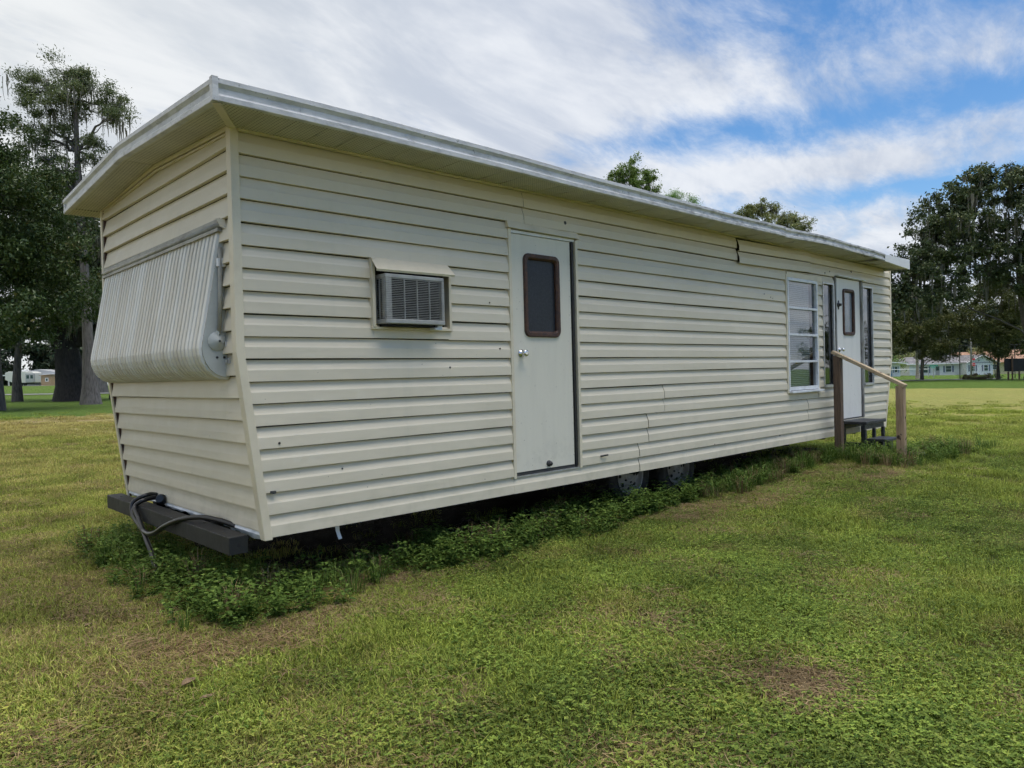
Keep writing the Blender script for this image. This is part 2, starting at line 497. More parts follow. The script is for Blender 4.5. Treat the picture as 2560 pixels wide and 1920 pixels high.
class MB:
    def __init__(s): s.v = []; s.f = []
    def quad(s, a, b, c, d):
        n = len(s.v); s.v += [tuple(a), tuple(b), tuple(c), tuple(d)]; s.f.append((n, n + 1, n + 2, n + 3))
    def poly(s, pts):
        n = len(s.v); s.v += [tuple(p) for p in pts]; s.f.append(tuple(range(n, n + len(pts))))
    def box(s, x0, x1, y0, y1, z0, z1):
        n = len(s.v)
        s.v += [(x0, y0, z0), (x1, y0, z0), (x1, y1, z0), (x0, y1, z0), (x0, y0, z1), (x1, y0, z1), (x1, y1, z1), (x0, y1, z1)]
        for f in ((0, 3, 2, 1), (4, 5, 6, 7), (0, 1, 5, 4), (1, 2, 6, 5), (2, 3, 7, 6), (3, 0, 4, 7)):
            s.f.append(tuple(n + i for i in f))
        return s
    def obox(s, c, u, v, w):
        """box from centre and three half-axis vectors"""
        c, u, v, w = Vector(c), Vector(u), Vector(v), Vector(w)
        n = len(s.v)
        for k in (-1, 1):
            for a, b in ((-1, -1), (1, -1), (1, 1), (-1, 1)):
                s.v.append(tuple(c + u * a + v * b + w * k))
        for f in ((0, 3, 2, 1), (4, 5, 6, 7), (0, 1, 5, 4), (1, 2, 6, 5), (2, 3, 7, 6), (3, 0, 4, 7)):
            s.f.append(tuple(n + i for i in f))
        return s
    def bar(s, a, b, w, h, up=(0, 0, 1)):
        a, b = Vector(a), Vector(b); d = (b - a); L = d.length; d.normalize()
        sd = d.cross(Vector(up)).normalized(); u2 = sd.cross(d).normalized()
        return s.obox((a + b) / 2, d * L / 2, sd * w / 2, u2 * h / 2)
    def tube(s, pts, rad, seg=8, cap=True):
        pts = [Vector(p) for p in pts]
        if not hasattr(rad, '__len__'): rad = [rad] * len(pts)
        n0 = len(s.v); ref = None
        for i, p in enumerate(pts):
            a = pts[max(i - 1, 0)]; b = pts[min(i + 1, len(pts) - 1)]
            t = (b - a).normalized()
            if ref is None:
                ref = Vector((0, 0, 1)) if abs(t.z) < 0.9 else Vector((1, 0, 0))
            u = (ref - t * ref.dot(t)).normalized(); ref = u; w = t.cross(u)
            for k in range(seg):
                an = 2 * math.pi * k / seg
                s.v.append(tuple(p + (u * math.cos(an) + w * math.sin(an)) * rad[i]))
        for i in range(len(pts) - 1):
            for k in range(seg):
                a = n0 + i * seg + k; b = n0 + i * seg + (k + 1) % seg
                s.f.append((a, b, b + seg, a + seg))
        if cap:
            s.f.append(tuple(n0 + k for k in range(seg))[::-1])
            e = n0 + (len(pts) - 1) * seg
            s.f.append(tuple(e + k for k in range(seg)))
        return s
    def lathe(s, c, axis, prof, seg=20):
        """prof: list of (distance along axis, radius)"""
        c = Vector(c); ax = Vector(axis).normalized()
        ref = Vector((0, 0, 1)) if abs(ax.z) < 0.9 else Vector((1, 0, 0))
        u = (ref - ax * ref.dot(ax)).normalized(); w = ax.cross(u)
        n0 = len(s.v)
        for (d, r) in prof:
            for k in range(seg):
                an = 2 * math.pi * k / seg
                s.v.append(tuple(c + ax * d + (u * math.cos(an) + w * math.sin(an)) * r))
        for i in range(len(prof) - 1):
            for k in range(seg):
                a = n0 + i * seg + k; b = n0 + i * seg + (k + 1) % seg
                s.f.append((a, b, b + seg, a + seg))
        return s
    def prism(s, poly, axis, a, b):
        """polygon in the plane normal to axis, extruded from a to b. axis x: poly=(y,z); y: (x,z); z: (x,y)"""
        def mk(p, t):
            return {'x': (t, p[0], p[1]), 'y': (p[0], t, p[1]), 'z': (p[0], p[1], t)}[axis]
        n = len(s.v); k = len(poly)
        s.v += [mk(p, a) for p in poly] + [mk(p, b) for p in poly]
        s.f.append(tuple(range(n, n + k))); s.f.append(tuple(range(n + 2 * k - 1, n + k - 1, -1)))
        for i in range(k):
            j = (i + 1) % k
            s.f.append((n + i, n + k + i, n + k + j, n + j))
        return s
    def build(s, name, mat, parent=None, bevel=0.0, smooth=False, solid=0.0):
        o0 = ORG[parent.name] if parent else Vector((0, 0, 0))
        me = bpy.data.meshes.new(name)
        me.from_pydata([(x - o0.x, y - o0.y, z - o0.z) for x, y, z in s.v], [], s.f)
        bm = bmesh.new(); bm.from_mesh(me)
        bmesh.ops.recalc_face_normals(bm, faces=bm.faces); bm.to_mesh(me); bm.free()
        o = link_mesh(name, me, mat, parent, smooth)
        if solid:
            md = o.modifiers.new('thickness', 'SOLIDIFY'); md.thickness = solid; md.offset = 0
        if bevel:
            md = o.modifiers.new('bevel', 'BEVEL'); md.width = bevel; md.segments = 2; md.limit_method = 'ANGLE'
        return o


def yard(r, f):
    """r metres to the right and f metres ahead of where the photographer stands"""
    fx, fy = 0.68786, 0.72572
    return (fx * f + fy * r, fy * f - fx * r)


def sstep(a, b, v):
    t = np.clip((v - a) / (b - a), 0, 1); return t * t * (3 - 2 * t)


def gz(x, y):
    """height of the ground"""
    x = np.asarray(x, float); y = np.asarray(y, float)
    r = 0.72572 * x - 0.68786 * y; f = 0.68786 * x + 0.72572 * y
    d = np.hypot(x, y)
    rr = np.clip(r, -170, 150)
    z = 0.05 + sstep(8, 26, d) * (0.05 - 0.013 * rr)
    z = z + 0.15 * np.exp(-(((x - 10.3) / 2.6) ** 2 + ((y - 3.6) / 1.5) ** 2))
    z = z + 0.022 * np.sin(x * 1.3 + 0.7) * np.sin(y * 1.1 + 1.9) + 0.012 * np.sin(x * 3.1 + y * 2.3) * np.sin(y * 2.7 - x * 0.8)
    return z


def g(x, y): return float(gz(x, y))


# ------------------------------------------------------------------ ground and road
def make_ground():
    rads = np.concatenate([np.linspace(0.0, 16, 90), 16 * 1.09 ** np.arange(1, 50)])
    na = 240
    ang = np.linspace(0, 2 * math.pi, na, endpoint=False)
    V = []
    for rr in rads[1:]:
        x = rr * np.cos(ang); y = rr * np.sin(ang)
        V.append(np.stack([x, y, gz(x, y)], 1))
    V = np.concatenate(V); n = len(rads) - 1
    F = []
    for i in range(n - 1):
        a = i * na + np.arange(na); b = i * na + (np.arange(na) + 1) % na
        F.append(np.stack([a, a + na, b + na, b], 1))
    F = np.concatenate(F).tolist()
    F.append(list(range(na)))
    me = bpy.data.meshes.new('ground'); me.from_pydata(V.tolist(), [], F)
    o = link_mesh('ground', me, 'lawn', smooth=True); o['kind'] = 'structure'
    return o


make_ground()
simple_noise('asphalt', (0.20, 0.20, 0.20), (0.27, 0.27, 0.265), 0.9, 2)
simple_noise('concrete', (0.42, 0.41, 0.39), (0.52, 0.51, 0.48), 0.9, 3)


def strip_on_ground(name, mat, pts, width, lift):
    mb = MB(); pts = [Vector((*p, 0)) for p in pts]
    for i in range(len(pts) - 1):
        a, b = pts[i], pts[i + 1]
        d = (b - a).normalized(); sd = Vector((-d.y, d.x, 0)) * width / 2
        n = max(1, int((b - a).length / 3))
        for k in range(n):
            p = a.lerp(b, k / n); qq = a.lerp(b, (k + 1) / n)
            cs = []
            for w_ in (p - sd, qq - sd, qq + sd, p + sd):
                cs.append((w_.x, w_.y, g(w_.x, w_.y) + lift))
            mb.quad(*cs)
    return mb.build(name, mat)


road = strip_on_ground('road', 'asphalt', [yard(-150, 62), yard(-45, 66), yard(20, 72), yard(60, 90)], 4.2, 0.05)
road['kind'] = 'structure'
pad = strip_on_ground('driveway', 'concrete', [yard(-112, 163), yard(-103, 163)], 5.0, 0.06)
pad['kind'] = 'structure'

# ------------------------------------------------------------------ the trailer home
WY = 4.22                 # plane of the long wall
YB = 6.83                 # plane of the rear long wall
H = 0.1337                # siding course
Z0 = 0.46


def XL(z): return 1.81 if z > 1.57 else 1.81 + 0.122 * (1.57 - z)
def XR(z): return 12.03 if z > 1.5 else 12.03 - 0.29 * (1.5 - z)


home = root('mobile_home', (6.9, 5.5, 0.05), 'long cream vinyl-sided trailer home standing on the lawn', 'trailer home')

# structural core and sheathing with real openings
OPEN = [(3.965, 4.775, 0.585, 2.60), (2.715, 3.345, 1.75, 2.19), (8.63, 9.445, 1.10, 2.50),
        (9.62, 9.985, 1.13, 2.51), (10.0, 10.93, 0.655, 2.625), (10.935, 11.315, 1.11, 2.54)]
mb = MB()
prof = [(XL(.47) + .03, .47), (XR(.47) - .03, .47), (XR(1.5) - .03, 1.5), (XR(2.9) - .03, 2.86), (XL(2.9) + .03, 2.86), (XL(1.57) + .03, 1.57)]
mb.prism(prof, 'y', 4.75, YB - .02)
mb.build('wall_core', 'interior_dark', home)
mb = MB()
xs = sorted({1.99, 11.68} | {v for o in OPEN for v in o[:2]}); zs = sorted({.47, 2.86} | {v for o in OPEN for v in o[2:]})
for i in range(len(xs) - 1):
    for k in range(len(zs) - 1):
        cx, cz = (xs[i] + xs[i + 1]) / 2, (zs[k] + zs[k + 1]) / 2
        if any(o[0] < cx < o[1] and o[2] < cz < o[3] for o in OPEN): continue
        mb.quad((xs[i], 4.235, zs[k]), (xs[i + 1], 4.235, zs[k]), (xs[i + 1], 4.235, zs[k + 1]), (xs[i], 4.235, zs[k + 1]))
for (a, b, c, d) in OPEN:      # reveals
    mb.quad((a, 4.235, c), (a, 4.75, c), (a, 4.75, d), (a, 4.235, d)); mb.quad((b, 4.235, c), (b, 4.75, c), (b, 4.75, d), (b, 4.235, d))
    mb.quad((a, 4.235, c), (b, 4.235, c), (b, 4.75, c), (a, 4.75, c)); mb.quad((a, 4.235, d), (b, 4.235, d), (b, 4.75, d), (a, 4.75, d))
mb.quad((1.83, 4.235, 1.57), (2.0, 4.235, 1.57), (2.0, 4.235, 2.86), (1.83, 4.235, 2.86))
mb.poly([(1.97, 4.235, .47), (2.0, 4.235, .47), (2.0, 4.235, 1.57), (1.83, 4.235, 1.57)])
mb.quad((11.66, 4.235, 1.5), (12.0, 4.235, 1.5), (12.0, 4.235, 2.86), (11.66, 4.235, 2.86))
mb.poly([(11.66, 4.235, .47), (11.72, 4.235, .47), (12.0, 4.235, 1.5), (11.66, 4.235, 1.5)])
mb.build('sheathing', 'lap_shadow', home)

DUTCH = [(0.004, 0.0), (0.0340, 0.0), (0.0340, 0.005), (0.0315, 0.066), (0.0255, 0.078), (0.0100, H - 0.007), (-0.006, H - 0.006)]
CLAP = [(0.004, 0.0), (0.032, 0.0), (0.0315, 0.006), (0.023, 0.050), (0.012, 0.090), (0.004, H - 0.006), (-0.006, H - 0.005)]


def clip_prof(prof, a, b):
    """keep the part of an (offset, height) profile between heights a and b"""
    out = []
    for i, (o, t) in enumerate(prof):
        if i:
            o0, t0 = prof[i - 1]
            for lim in (a, b):
                if (t0 - lim) * (t - lim) < 0:
                    k = (lim - t0) / (t - t0); out.append((o0 + (o - o0) * k, lim))
        if a - 1e-6 <= t <= b + 1e-6: out.append((o, t))
    return out


def front_piece(row, xa, xb, za=None, zb=None, lift=0.0, bow=0.0, drop=0.0, parent=home):
    zr = Z0 + row * H
    pr = DUTCH if za is None else clip_prof(DUTCH, za - zr, zb - zr)
    if len(pr) < 2: return
    L = xb - xa
    n = max(1, int(L / 0.35))
    ph = rnd.uniform(0, 6.28); amp = rnd.uniform(0.0008, 0.0028); fr = rnd.uniform(1.1, 2.6)
    dz0 = rnd.uniform(-0.0015, 0.0015)
    mb = MB()
    for i in range(n + 1):
        t = i / n
        for (o, hgt) in pr:
            z = zr + hgt
            x = xa + L * t
            if i == 0 and xa < 1.9: x = XL(z) + 0.004
            if i == n and xb > 11.9: x = XR(z) - 0.004
            w_ = math.sin(x * fr + ph)
            bend = bow * max(0, 1 - t * 3) ** 2
            mb.v.append((x, WY - o - 0.0015 - lift - bend - amp * w_ * (1 if o > 0.01 else 0.3), z + dz0 + 0.0018 * math.sin(x * fr * 0.7 + ph * 2) - drop * (1 - t)))
    k = len(pr)
    for i in range(n):
        for j in range(k - 1):
            a = i * k + j
            mb.f.append((a, a + 1, a + k + 1, a + k))
    return mb.build('siding_plank', 'siding', parent, solid=0.0015)


JOINTS = {0: [5.59], 1: [5.74, 7.41, 9.14, 9.41], 2: [6.01], 8: [4.14, 5.97, 7.46, 9.27]}
for row in range(18):
    za, zb = Z0 + row * H, Z0 + (row + 1) * H
    if row == 17: zb = 2.868
    hit = [o for o in OPEN if o[2] < zb - .004 and o[3] > za + .004]
    xb_ = sorted({1.81, 12.03} | {v for o in hit for v in o[:2]})
    full = row != 17
    for ci in range(len(xb_) - 1):
        a, b = xb_[ci], xb_[ci + 1]
        if b - a < .02: continue
        o = next((o for o in hit if o[0] - .001 < (a + b) / 2 < o[1] + .001), None)
        if o:                                   # above or below an opening: a clipped strip
            if o[2] > za + .012: front_piece(row, a, b, za, o[2])
            if o[3] < zb - .012: front_piece(row, a, b, o[3], zb)
            continue
        pts = [a] + [j for j in JOINTS.get(row // 2, []) if a + .05 < j < b - .05] + [b]
        for i in range(len(pts) - 1):
            lo, hi = pts[i], pts[i + 1]
            lift = 0.0035 if i % 2 == 1 else 0.0
            bow = drop = 0.0
            if i > 0: lo += 0.002
            if row // 2 == 8 and abs(lo - 7.462) < .01: lift, bow, drop = 0.024, 0.0, 0.030
            front_piece(row, lo, hi, None if full else za, None if full else zb, lift, bow, drop)

# nail hem showing above the loose course, with its slots
mb = MB()
for i in range(64):
    x = 7.5 + i * 0.036
    mb.box(x, x + 0.022, 4.168, 4.172, 2.855, 2.872)
mb.build('nail_hem', 'cream_trim', home)

# gable end: courses follow the kinked end wall
for row in range(18):
    zr = 0.497 + row * H
    pr = CLAP
    n = 5
    mb = MB()
    ph = rnd.uniform(0, 6.28)
    for i in range(n + 1):
        y = 4.232 + (6.822 - 4.232) * i / n
        for (o, hgt) in pr:
            z = min(zr + hgt, 2.93)
            mb.v.append((XL(z) - o - 0.0015 - 0.0012 * math.sin(y * 3 + ph), y, z + 0.0015 * math.sin(y * 2.1 + ph)))
    k = len(pr)
    for i in range(n):
        for j in range(k - 1):
            a = i * k + j; mb.f.append((a, a + 1, a + k + 1, a + k))
    mb.build('siding_plank', 'siding', home, solid=0.0015)
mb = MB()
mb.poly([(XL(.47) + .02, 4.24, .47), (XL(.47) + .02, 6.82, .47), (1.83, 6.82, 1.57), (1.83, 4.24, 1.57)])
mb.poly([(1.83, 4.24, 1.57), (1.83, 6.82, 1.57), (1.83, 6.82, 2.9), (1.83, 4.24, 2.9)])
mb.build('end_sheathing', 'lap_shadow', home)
# rear and far ends
mb = MB()
mb.prism([(XL(.47), .47), (XR(.47), .47), (XR(1.5), 1.5), (12.03, 2.88), (1.81, 2.88), (1.81, 1.57)], 'y', YB - .018, YB)
mb.build('rear_wall', 'siding', home)
mb = MB()
for row in range(18):
    z = Z0 + row * H
    mb.poly([(XR(z) + .016, 4.24, z), (XR(z) + .016, 6.80, z), (XR(z + H) + .004, 6.80, z + H), (XR(z + H) + .004, 4.24, z + H)])
mb.build('far_end_wall', 'siding', home, solid=0.002)


def corner(fx, y0, y1, w0, w1, name='corner_trim', zs=(0.445, 1.57, 2.872), mat='cream_trim'):
    mb = MB()
    for z in zs:
        x = fx(z)
        for (a, b) in ((x + w0, y0), (x + w1, y0), (x + w1, y1), (x + w0, y1)):
            mb.v.append((a, b, z))
    n = len(zs)
    for i in range(n - 1):
        for k in range(4):
            a = i * 4 + k; b = i * 4 + (k + 1) % 4; mb.f.append((a, b, b + 4, a + 4))
    mb.f += [(3, 2, 1, 0), tuple(4 * (n - 1) + k for k in range(4))]
    return mb.build(name, mat, home, bevel=0.004)


corner(XL, 4.180, 4.243, -0.038, 0.014)
corner(XL, 6.80, 6.845, -0.038, 0.014)
corner(XR, 4.182, 4.24, -0.016, 0.024, zs=(0.45, 1.5, 2.872))
corner(lambda z: XL(z) - 0.019, 6.786, 6.80, -0.008, 0.012, 'corner_seam', mat='brown_rubber')

# torn white flashing under the gable end
mb = MB()
n = 46
for i in range(n + 1):
    y = 4.23 + 2.55 * i / n
    dp = rnd.uniform(0.0, 0.018) + (0.022 if i < 9 else 0.004)
    mb.v += [(XL(.49) - 0.028, y, 0.492), (XL(.47) - 0.032 - rnd.uniform(0, .006), y, 0.474), (XL(.45) - 0.02 - rnd.uniform(0, .01), y, 0.474 - dp)]
for i in range(n):
    for j in range(2):
        a = i * 3 + j; mb.f.append((a, a + 1, a + 4, a + 3))
mb.build('torn_flashing', 'white_metal', home, solid=0.001)
mb = MB()
mb.box(XL(.497) - 0.030, XL(.497) - 0.004, 4.24, 6.80, 0.492, 0.510)
mb.build('starter_strip', 'cream_trim', home)

# roof, fascia, soffit
FX = [1.56, 2.51, 4.2, 6.58, 7.9, 9.05, 9.4, 9.96, 10.30, 10.86, 11.82]
FT = [2.990, 3.005, 2.985, 2.962, 2.966, 2.974, 2.976, 2.972, 2.962, 2.934, 2.948]
FB = [2.868, 2.876, 2.862, 2.856, 2.858, 2.872, 2.880, 2.872, 2.862, 2.842, 2.803]


def fz(x): return float(np.interp(x, FX, FT)), float(np.interp(x, FX, FB))


FPROF = [(0.020, 0.0), (-0.006, 0.0), (-0.012, 0.03), (-0.013, 0.24), (-0.006, 0.30), (0.0, 0.36), (0.0, 0.60), (-0.010, 0.70), (-0.017, 0.76), (-0.017, 0.96), (-0.008, 1.0), (0.03, 1.01)]


def fascia_run(xa, xb, mat, prof=FPROF, out=0.0, wob=0.002):
    n = max(2, int((xb - xa) / 0.22)); mb = MB(); ph = rnd.uniform(0, 6)
    for i in range(n + 1):
        x = xa + (xb - xa) * i / n; t, b = fz(x)
        for (o, hgt) in prof:
            mb.v.append((x, 3.85 + o - out + wob * math.sin(x * 4 + ph), b + (t - b) * hgt + wob * math.sin(x * 3 + ph)))
    k = len(prof)
    for i in range(n):
        for j in range(k - 1):
            a = i * k + j; mb.f.append((a, a + 1, a + k + 1, a + k))
    mb.build('fascia_panel', mat, home, solid=0.0015)


fascia_run(1.555, 6.578, 'fascia'); fascia_run(6.574, 7.90, 'fascia', out=0.003); fascia_run(7.904, 10.862, 'fascia', wob=0.006)
fascia_run(10.85, 11.82, 'new_fascia', [(0.02, 0), (-0.008, 0), (-0.008, 0.97), (0.0, 1.0), (0.03, 1.0)], 0.006, 0.0)
GY = [3.85, 5.50, 7.025]; GT = [2.990, 3.052, 2.952]; GB = [2.868, 2.938, 2.836]
for (ya, yb) in ((3.845, 5.5), (5.5, 7.03)):
    mb = MB(); n = 8
    for i in range(n + 1):
        y = ya + (yb - ya) * i / n; t = np.interp(y, GY, GT); b = np.interp(y, GY, GB)
        for (o, hgt) in FPROF: mb.v.append((1.56 + o, y, float(b + (t - b) * hgt)))
    k = len(FPROF)
    for i in range(n):
        for j in range(k - 1):
            a = i * k + j; mb.f.append((a, a + 1, a + k + 1, a + k))
    mb.build('fascia_panel', 'fascia', home, solid=0.0015)
mb = MB(); mb.box(1.538, 1.572, 3.828, 3.866, 2.866, 2.996); mb.build('fascia_corner', 'fascia', home, bevel=0.003)
mb = MB(); mb.box(1.55, 1.58, 7.0, 7.04, 2.834, 2.956); mb.build('fascia_corner', 'fascia', home, bevel=0.003)
mb = MB()
n = 20
for i in range(n + 1):
    x = 1.565 + (11.80 - 1.565) * i / n; t, b = fz(x)
    for (y, z) in ((3.865, t - .004), (5.5, 3.05), (7.02, 2.948), (7.02, 2.84)): mb.v.append((x, y, z))
for i in range(n):
    for j in range(3):
        a = i * 4 + j; mb.f.append((a, a + 1, a + 5, a + 4))
mb.poly([(11.80, 3.865, 2.94), (11.80, 5.5, 3.05), (11.80, 7.02, 2.948), (11.80, 7.02, 2.84), (11.80, 3.865, 2.81)])
mb.build('roof', 'fascia', home, solid=0.004)
mb = MB(); mb.v = [(1.572, 3.858, 2.871), (1.828, 3.858, 2.873), (1.828, 4.205, 2.872), (1.80, 4.205, 2.872)]; mb.f = [(0, 1, 2, 3)]; mb.build('soffit_panel', 'soffit', home, solid=0.006)
x = 1.83; PW = 0.203
while x < 11.8:
    x2 = min(x + PW - 0.003, 11.8)
    if True:
        mb = MB(); broken = 9.9 < (x + x2) / 2 < 10.85
        za, zb = fz(x)[1] + .004, fz(x2)[1] + .004
        if broken: za += .03; zb += .03
        sag = rnd.uniform(-0.003, 0.003) - (0.010 * rnd.random() if x > 7 else 0)
        wv = 2.872 + sag
        yo_ = 3.858 + (rnd.uniform(.07, .12) if broken else 0); mb.v = [(x, yo_, za), (x2, yo_, zb), (x2, 4.205, wv), (x, 4.205, wv - .002)]
        mb.f = [(0, 1, 2, 3)]
        mb.build('soffit_panel', 'soffit', home, solid=0.006)
    x += PW
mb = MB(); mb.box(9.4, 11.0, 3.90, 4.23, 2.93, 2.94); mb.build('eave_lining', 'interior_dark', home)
for (ya, yb) in ((3.86, 5.5), (5.5, 7.02)):
    nn = 1
    for i in range(nn):
        a = ya + (yb - ya) * i / nn + .001; b = ya + (yb - ya) * (i + 1) / nn - .001
        za, zb = float(np.interp(a, GY, GB)) + .004, float(np.interp(b, GY, GB)) + .004
        mb = MB(); a2 = max(a, 4.205); z2 = float(np.interp(a2, GY, GB)) + .004; mb.v = [(1.568, a, za), (1.568, b, zb), (1.80, b, zb + .004), (1.80, a2, z2)]; mb.f = [(0, 1, 2, 3)]
        mb.build('soffit_panel', 'soffit', home, solid=0.006)
mb = MB()
for i in range(16):
    ya = 6.86 + 0; break
mb.v = [(1.58, 6.835, 2.848), (1.58, 7.02, 2.836), (11.8, 7.02, 2.836), (11.8, 6.835, 2.848)]; mb.f = [(0, 1, 2, 3)]
mb.build('rear_soffit', 'soffit', home, solid=0.006)
mb = MB(); mb.bar((1.575, 3.866, 2.864), (1.805, 4.212, 2.868), 0.045, 0.010); mb.build('mitre_strip', 'cream_trim', home, bevel=0.002)
mb = MB()
for i in range(24):
    xa = 1.82 + i * 0.33; mb.bar((xa, 4.186, 2.862 + 0.003 * math.sin(i)), (xa + .33, 4.186, 2.862 + .003 * math.sin(i + 1)), 0.03, 0.012)
mb.build('eave_moulding', 'cream_trim', home)
mb = MB()
for (a, b) in (((1.785, 4.215, 2.872), (1.785, 5.5, 2.928)), ((1.785, 5.5, 2.928), (1.785, 6.83, 2.862))):
    mb.bar(a, b, 0.022, 0.028); 
mb.build('gable_moulding', 'cream_trim', home, bevel=0.003)
mb = MB()
for (a, b) in (((1.790, 4.24, 2.846), (1.790, 5.5, 2.900)), ((1.790, 5.5, 2.900), (1.790, 6.80, 2.836))): mb.bar(a, b, 0.014, 0.012)
mb.build('gable_moulding', 'cream_trim', home)


# ---- rounded rectangle helpers for the door lights
def rrect(x0, x1, z0, z1, r, n=6):
    pts = []
    for (cx, cz, a0) in ((x1 - r, z1 - r, 0), (x0 + r, z1 - r, 90), (x0 + r, z0 + r, 180), (x1 - r, z0 + r, 270)):
        for i in range(n + 1):
            a = R(a0 + 90 * i / n); pts.append((cx + r * math.cos(a), cz + r * math.sin(a)))
    return pts


def ring(mb, loops):
    """loops: list of (points, y)"""
    n0 = len(mb.v); k = len(loops[0][0])
    for pts, y in loops: mb.v += [(p[0], y, p[1]) for p in pts]
    for i in range(len(loops) - 1):
        for j in range(k):
            a = n0 + i * k + j; b = n0 + i * k + (j + 1) % k; mb.f.append((a, b, b + k, a + k))


def door(x0, x1, z0, z1, mat, win, glass, yf=4.203):
    d = MB(); wx0, wx1, wz0, wz1 = win
    # slab with a real opening for the light
    xs_, zs_ = [x0, wx0 + .03, wx1 - .03, x1], [z0, wz0 + .03, wz1 - .03, z1]
    for i in range(3):
        for k in range(3):
            if i == 1 and k == 1: continue
            d.quad((xs_[i], yf, zs_[k]), (xs_[i + 1], yf, zs_[k]), (xs_[i + 1], yf, zs_[k + 1]), (xs_[i], yf, zs_[k + 1]))
    for (a, b, c, e) in ((x0, x0, z0, z1), (x1, x1, z0, z1)): d.quad((a, yf, c), (a, yf + .035, c), (a, yf + .035, e), (a, yf, e))
    d.quad((x0, yf, z0), (x1, yf, z0), (x1, yf + .035, z0), (x0, yf + .035, z0)); d.quad((x0, yf, z1), (x1, yf, z1), (x1, yf + .035, z1), (x0, yf + .035, z1))
    slab = d.build('door', mat, home)
    f = MB()
    o = rrect(wx0, wx1, wz0, wz1, .055); o2 = rrect(wx0 + .006, wx1 - .006, wz0 + .006, wz1 - .006, .05)
    i1 = rrect(wx0 + .030, wx1 - .030, wz0 + .030, wz1 - .030, .035); i2 = rrect(wx0 + .042, wx1 - .042, wz0 + .046, wz1 - .046, .02)
    ring(f, [(o, yf), (o, yf - .012), (o2, yf - .020), (i1, yf - .020), (i2, yf - .006), (i2, yf + .03)])
    f.build('window_frame', 'brown_rubber', slab, smooth=False)
    gl = MB(); gl.quad((wx0 + .03, yf + .012, wz0 + .03), (wx1 - .03, yf + .012, wz0 + .03), (wx1 - .03, yf + .012, wz1 - .03), (wx0 + .03, yf + .012, wz1 - .03))
    gl.build('pane', glass, slab)
    return slab


def knob(parent, x, y, z, mat='chrome', s=1.0, name='knob'):
    mb = MB()
    mb.lathe((x, y, z), (0, -1, 0), [(-0.002, .0), (0.0, .033 * s), (.006, .033 * s), (.012, .022 * s), (.022, .012 * s), (.034, .012 * s), (.040, .024 * s), (.052, .027 * s), (.064, .025 * s), (.068, .014 * s), (.066, .004 * s), (.066, 0)], 20)
    return mb.build(name, mat, parent, smooth=True)


d1 = door(3.999, 4.699, 0.618, 2.513, 'door_grey', (4.136, 4.552, 1.697, 2.370), 'frost_glass')
knob(d1, 4.092, 4.203, 1.564)
mb = MB(); mb.lathe((4.378, 4.203, 0.656), (0, -1, 0), [(0, .026), (.008, .026), (.014, .018), (.03, .018), (.034, .014), (.036, 0)], 16); mb.lathe((4.378, 4.166, 0.656), (0, -1, 0), [(0, .012), (.002, .006), (.002, 0)], 12)
mb.build('drain_latch', 'dark_metal', d1)
mb = MB()
for i in range(14): mb.lathe((4.690, 4.2035, 0.70 + i * 0.135), (0, -1, 0), [(0, .003), (.002, .002), (.002, 0)], 8)
mb.build('rivets', 'dark_metal', d1)
mb = MB(); mb.box(3.963, 3.991, 4.178, 4.235, 0.575, 2.545); mb.build('door_casing', 'cream_trim', home, bevel=.003)
mb = MB(); mb.box(4.747, 4.777, 4.178, 4.235, 0.582, 2.530); mb.build('door_casing', 'cream_trim', home, bevel=.003)
mb = MB(); mb.box(4.709, 4.716, 4.186, 4.235, 0.60, 2.515); mb.box(4.731, 4.738, 4.196, 4.235, 0.60, 2.515); mb.build('door_jamb', 'dark_metal', home)
mb = MB(); mb.box(4.699, 4.708, 4.212, 4.235, 0.60, 2.515); mb.box(4.716, 4.731, 4.216, 4.235, 0.60, 2.515); mb.box(4.738, 4.747, 4.216, 4.235, 0.6, 2.515); mb.box(3.991, 3.998, 4.214, 4.235, .60, 2.515)
mb.box(3.991, 4.747, 4.21, 4.235, 0.590, 0.612)
mb.build('door_seal', 'seal_dark', home)
mb = MB(); mb.box(3.992, 4.747, 4.192, 4.235, 2.517, 2.540); mb.build('door_head', 'white_metal', home)
mb = MB(); mb.box(3.985, 4.752, 4.19, 4.236, 0.578, 0.589); mb.build('door_sill', 'aluminium', home)
mb = MB(); mb.v = [(3.950, 4.196, 2.640), (4.785, 4.196, 2.615), (4.785, 4.160, 2.542), (3.950, 4.160, 2.548), (3.950, 4.20, 2.548), (4.785, 4.20, 2.542)]
mb.f = [(0, 1, 2, 3), (3, 2, 5, 4), (0, 3, 4), (1, 5, 2)]
mb.build('door_flashing', 'cream_trim', home, solid=.0015)

# ---- far entrance: white door between two narrow sidelights
d2 = door(10.06, 10.88, 0.672, 2.600, 'door_white', (10.285, 10.668, 1.820, 2.463), 'pale_frost_glass')
knob(d2, 10.155, 4.203, 1.62)
mb = MB(); mb.lathe((10.145, 4.203, 2.231), (0, -1, 0), [(0, .036), (.012, .034), (.02, .02), (.045, .018), (.048, 0)], 16); mb.box(10.140, 10.150, 4.19, 4.203, 2.17, 2.29)
mb.build('deadbolt', 'dark_metal', d2)
simple_noise('worn_grey', (0.30, 0.295, 0.275), (0.14, 0.13, 0.115), 0.8, 14, stretch=(1, 1, .3))
mb = MB(); mb.box(10.008, 10.040, 4.176, 4.235, .66, 2.60); mb.build('door_casing', 'worn_grey', home, bevel=.002)
mb = MB(); mb.box(10.886, 10.928, 4.176, 4.235, .66, 2.60); mb.build('door_casing', 'worn_grey', home, bevel=.002)
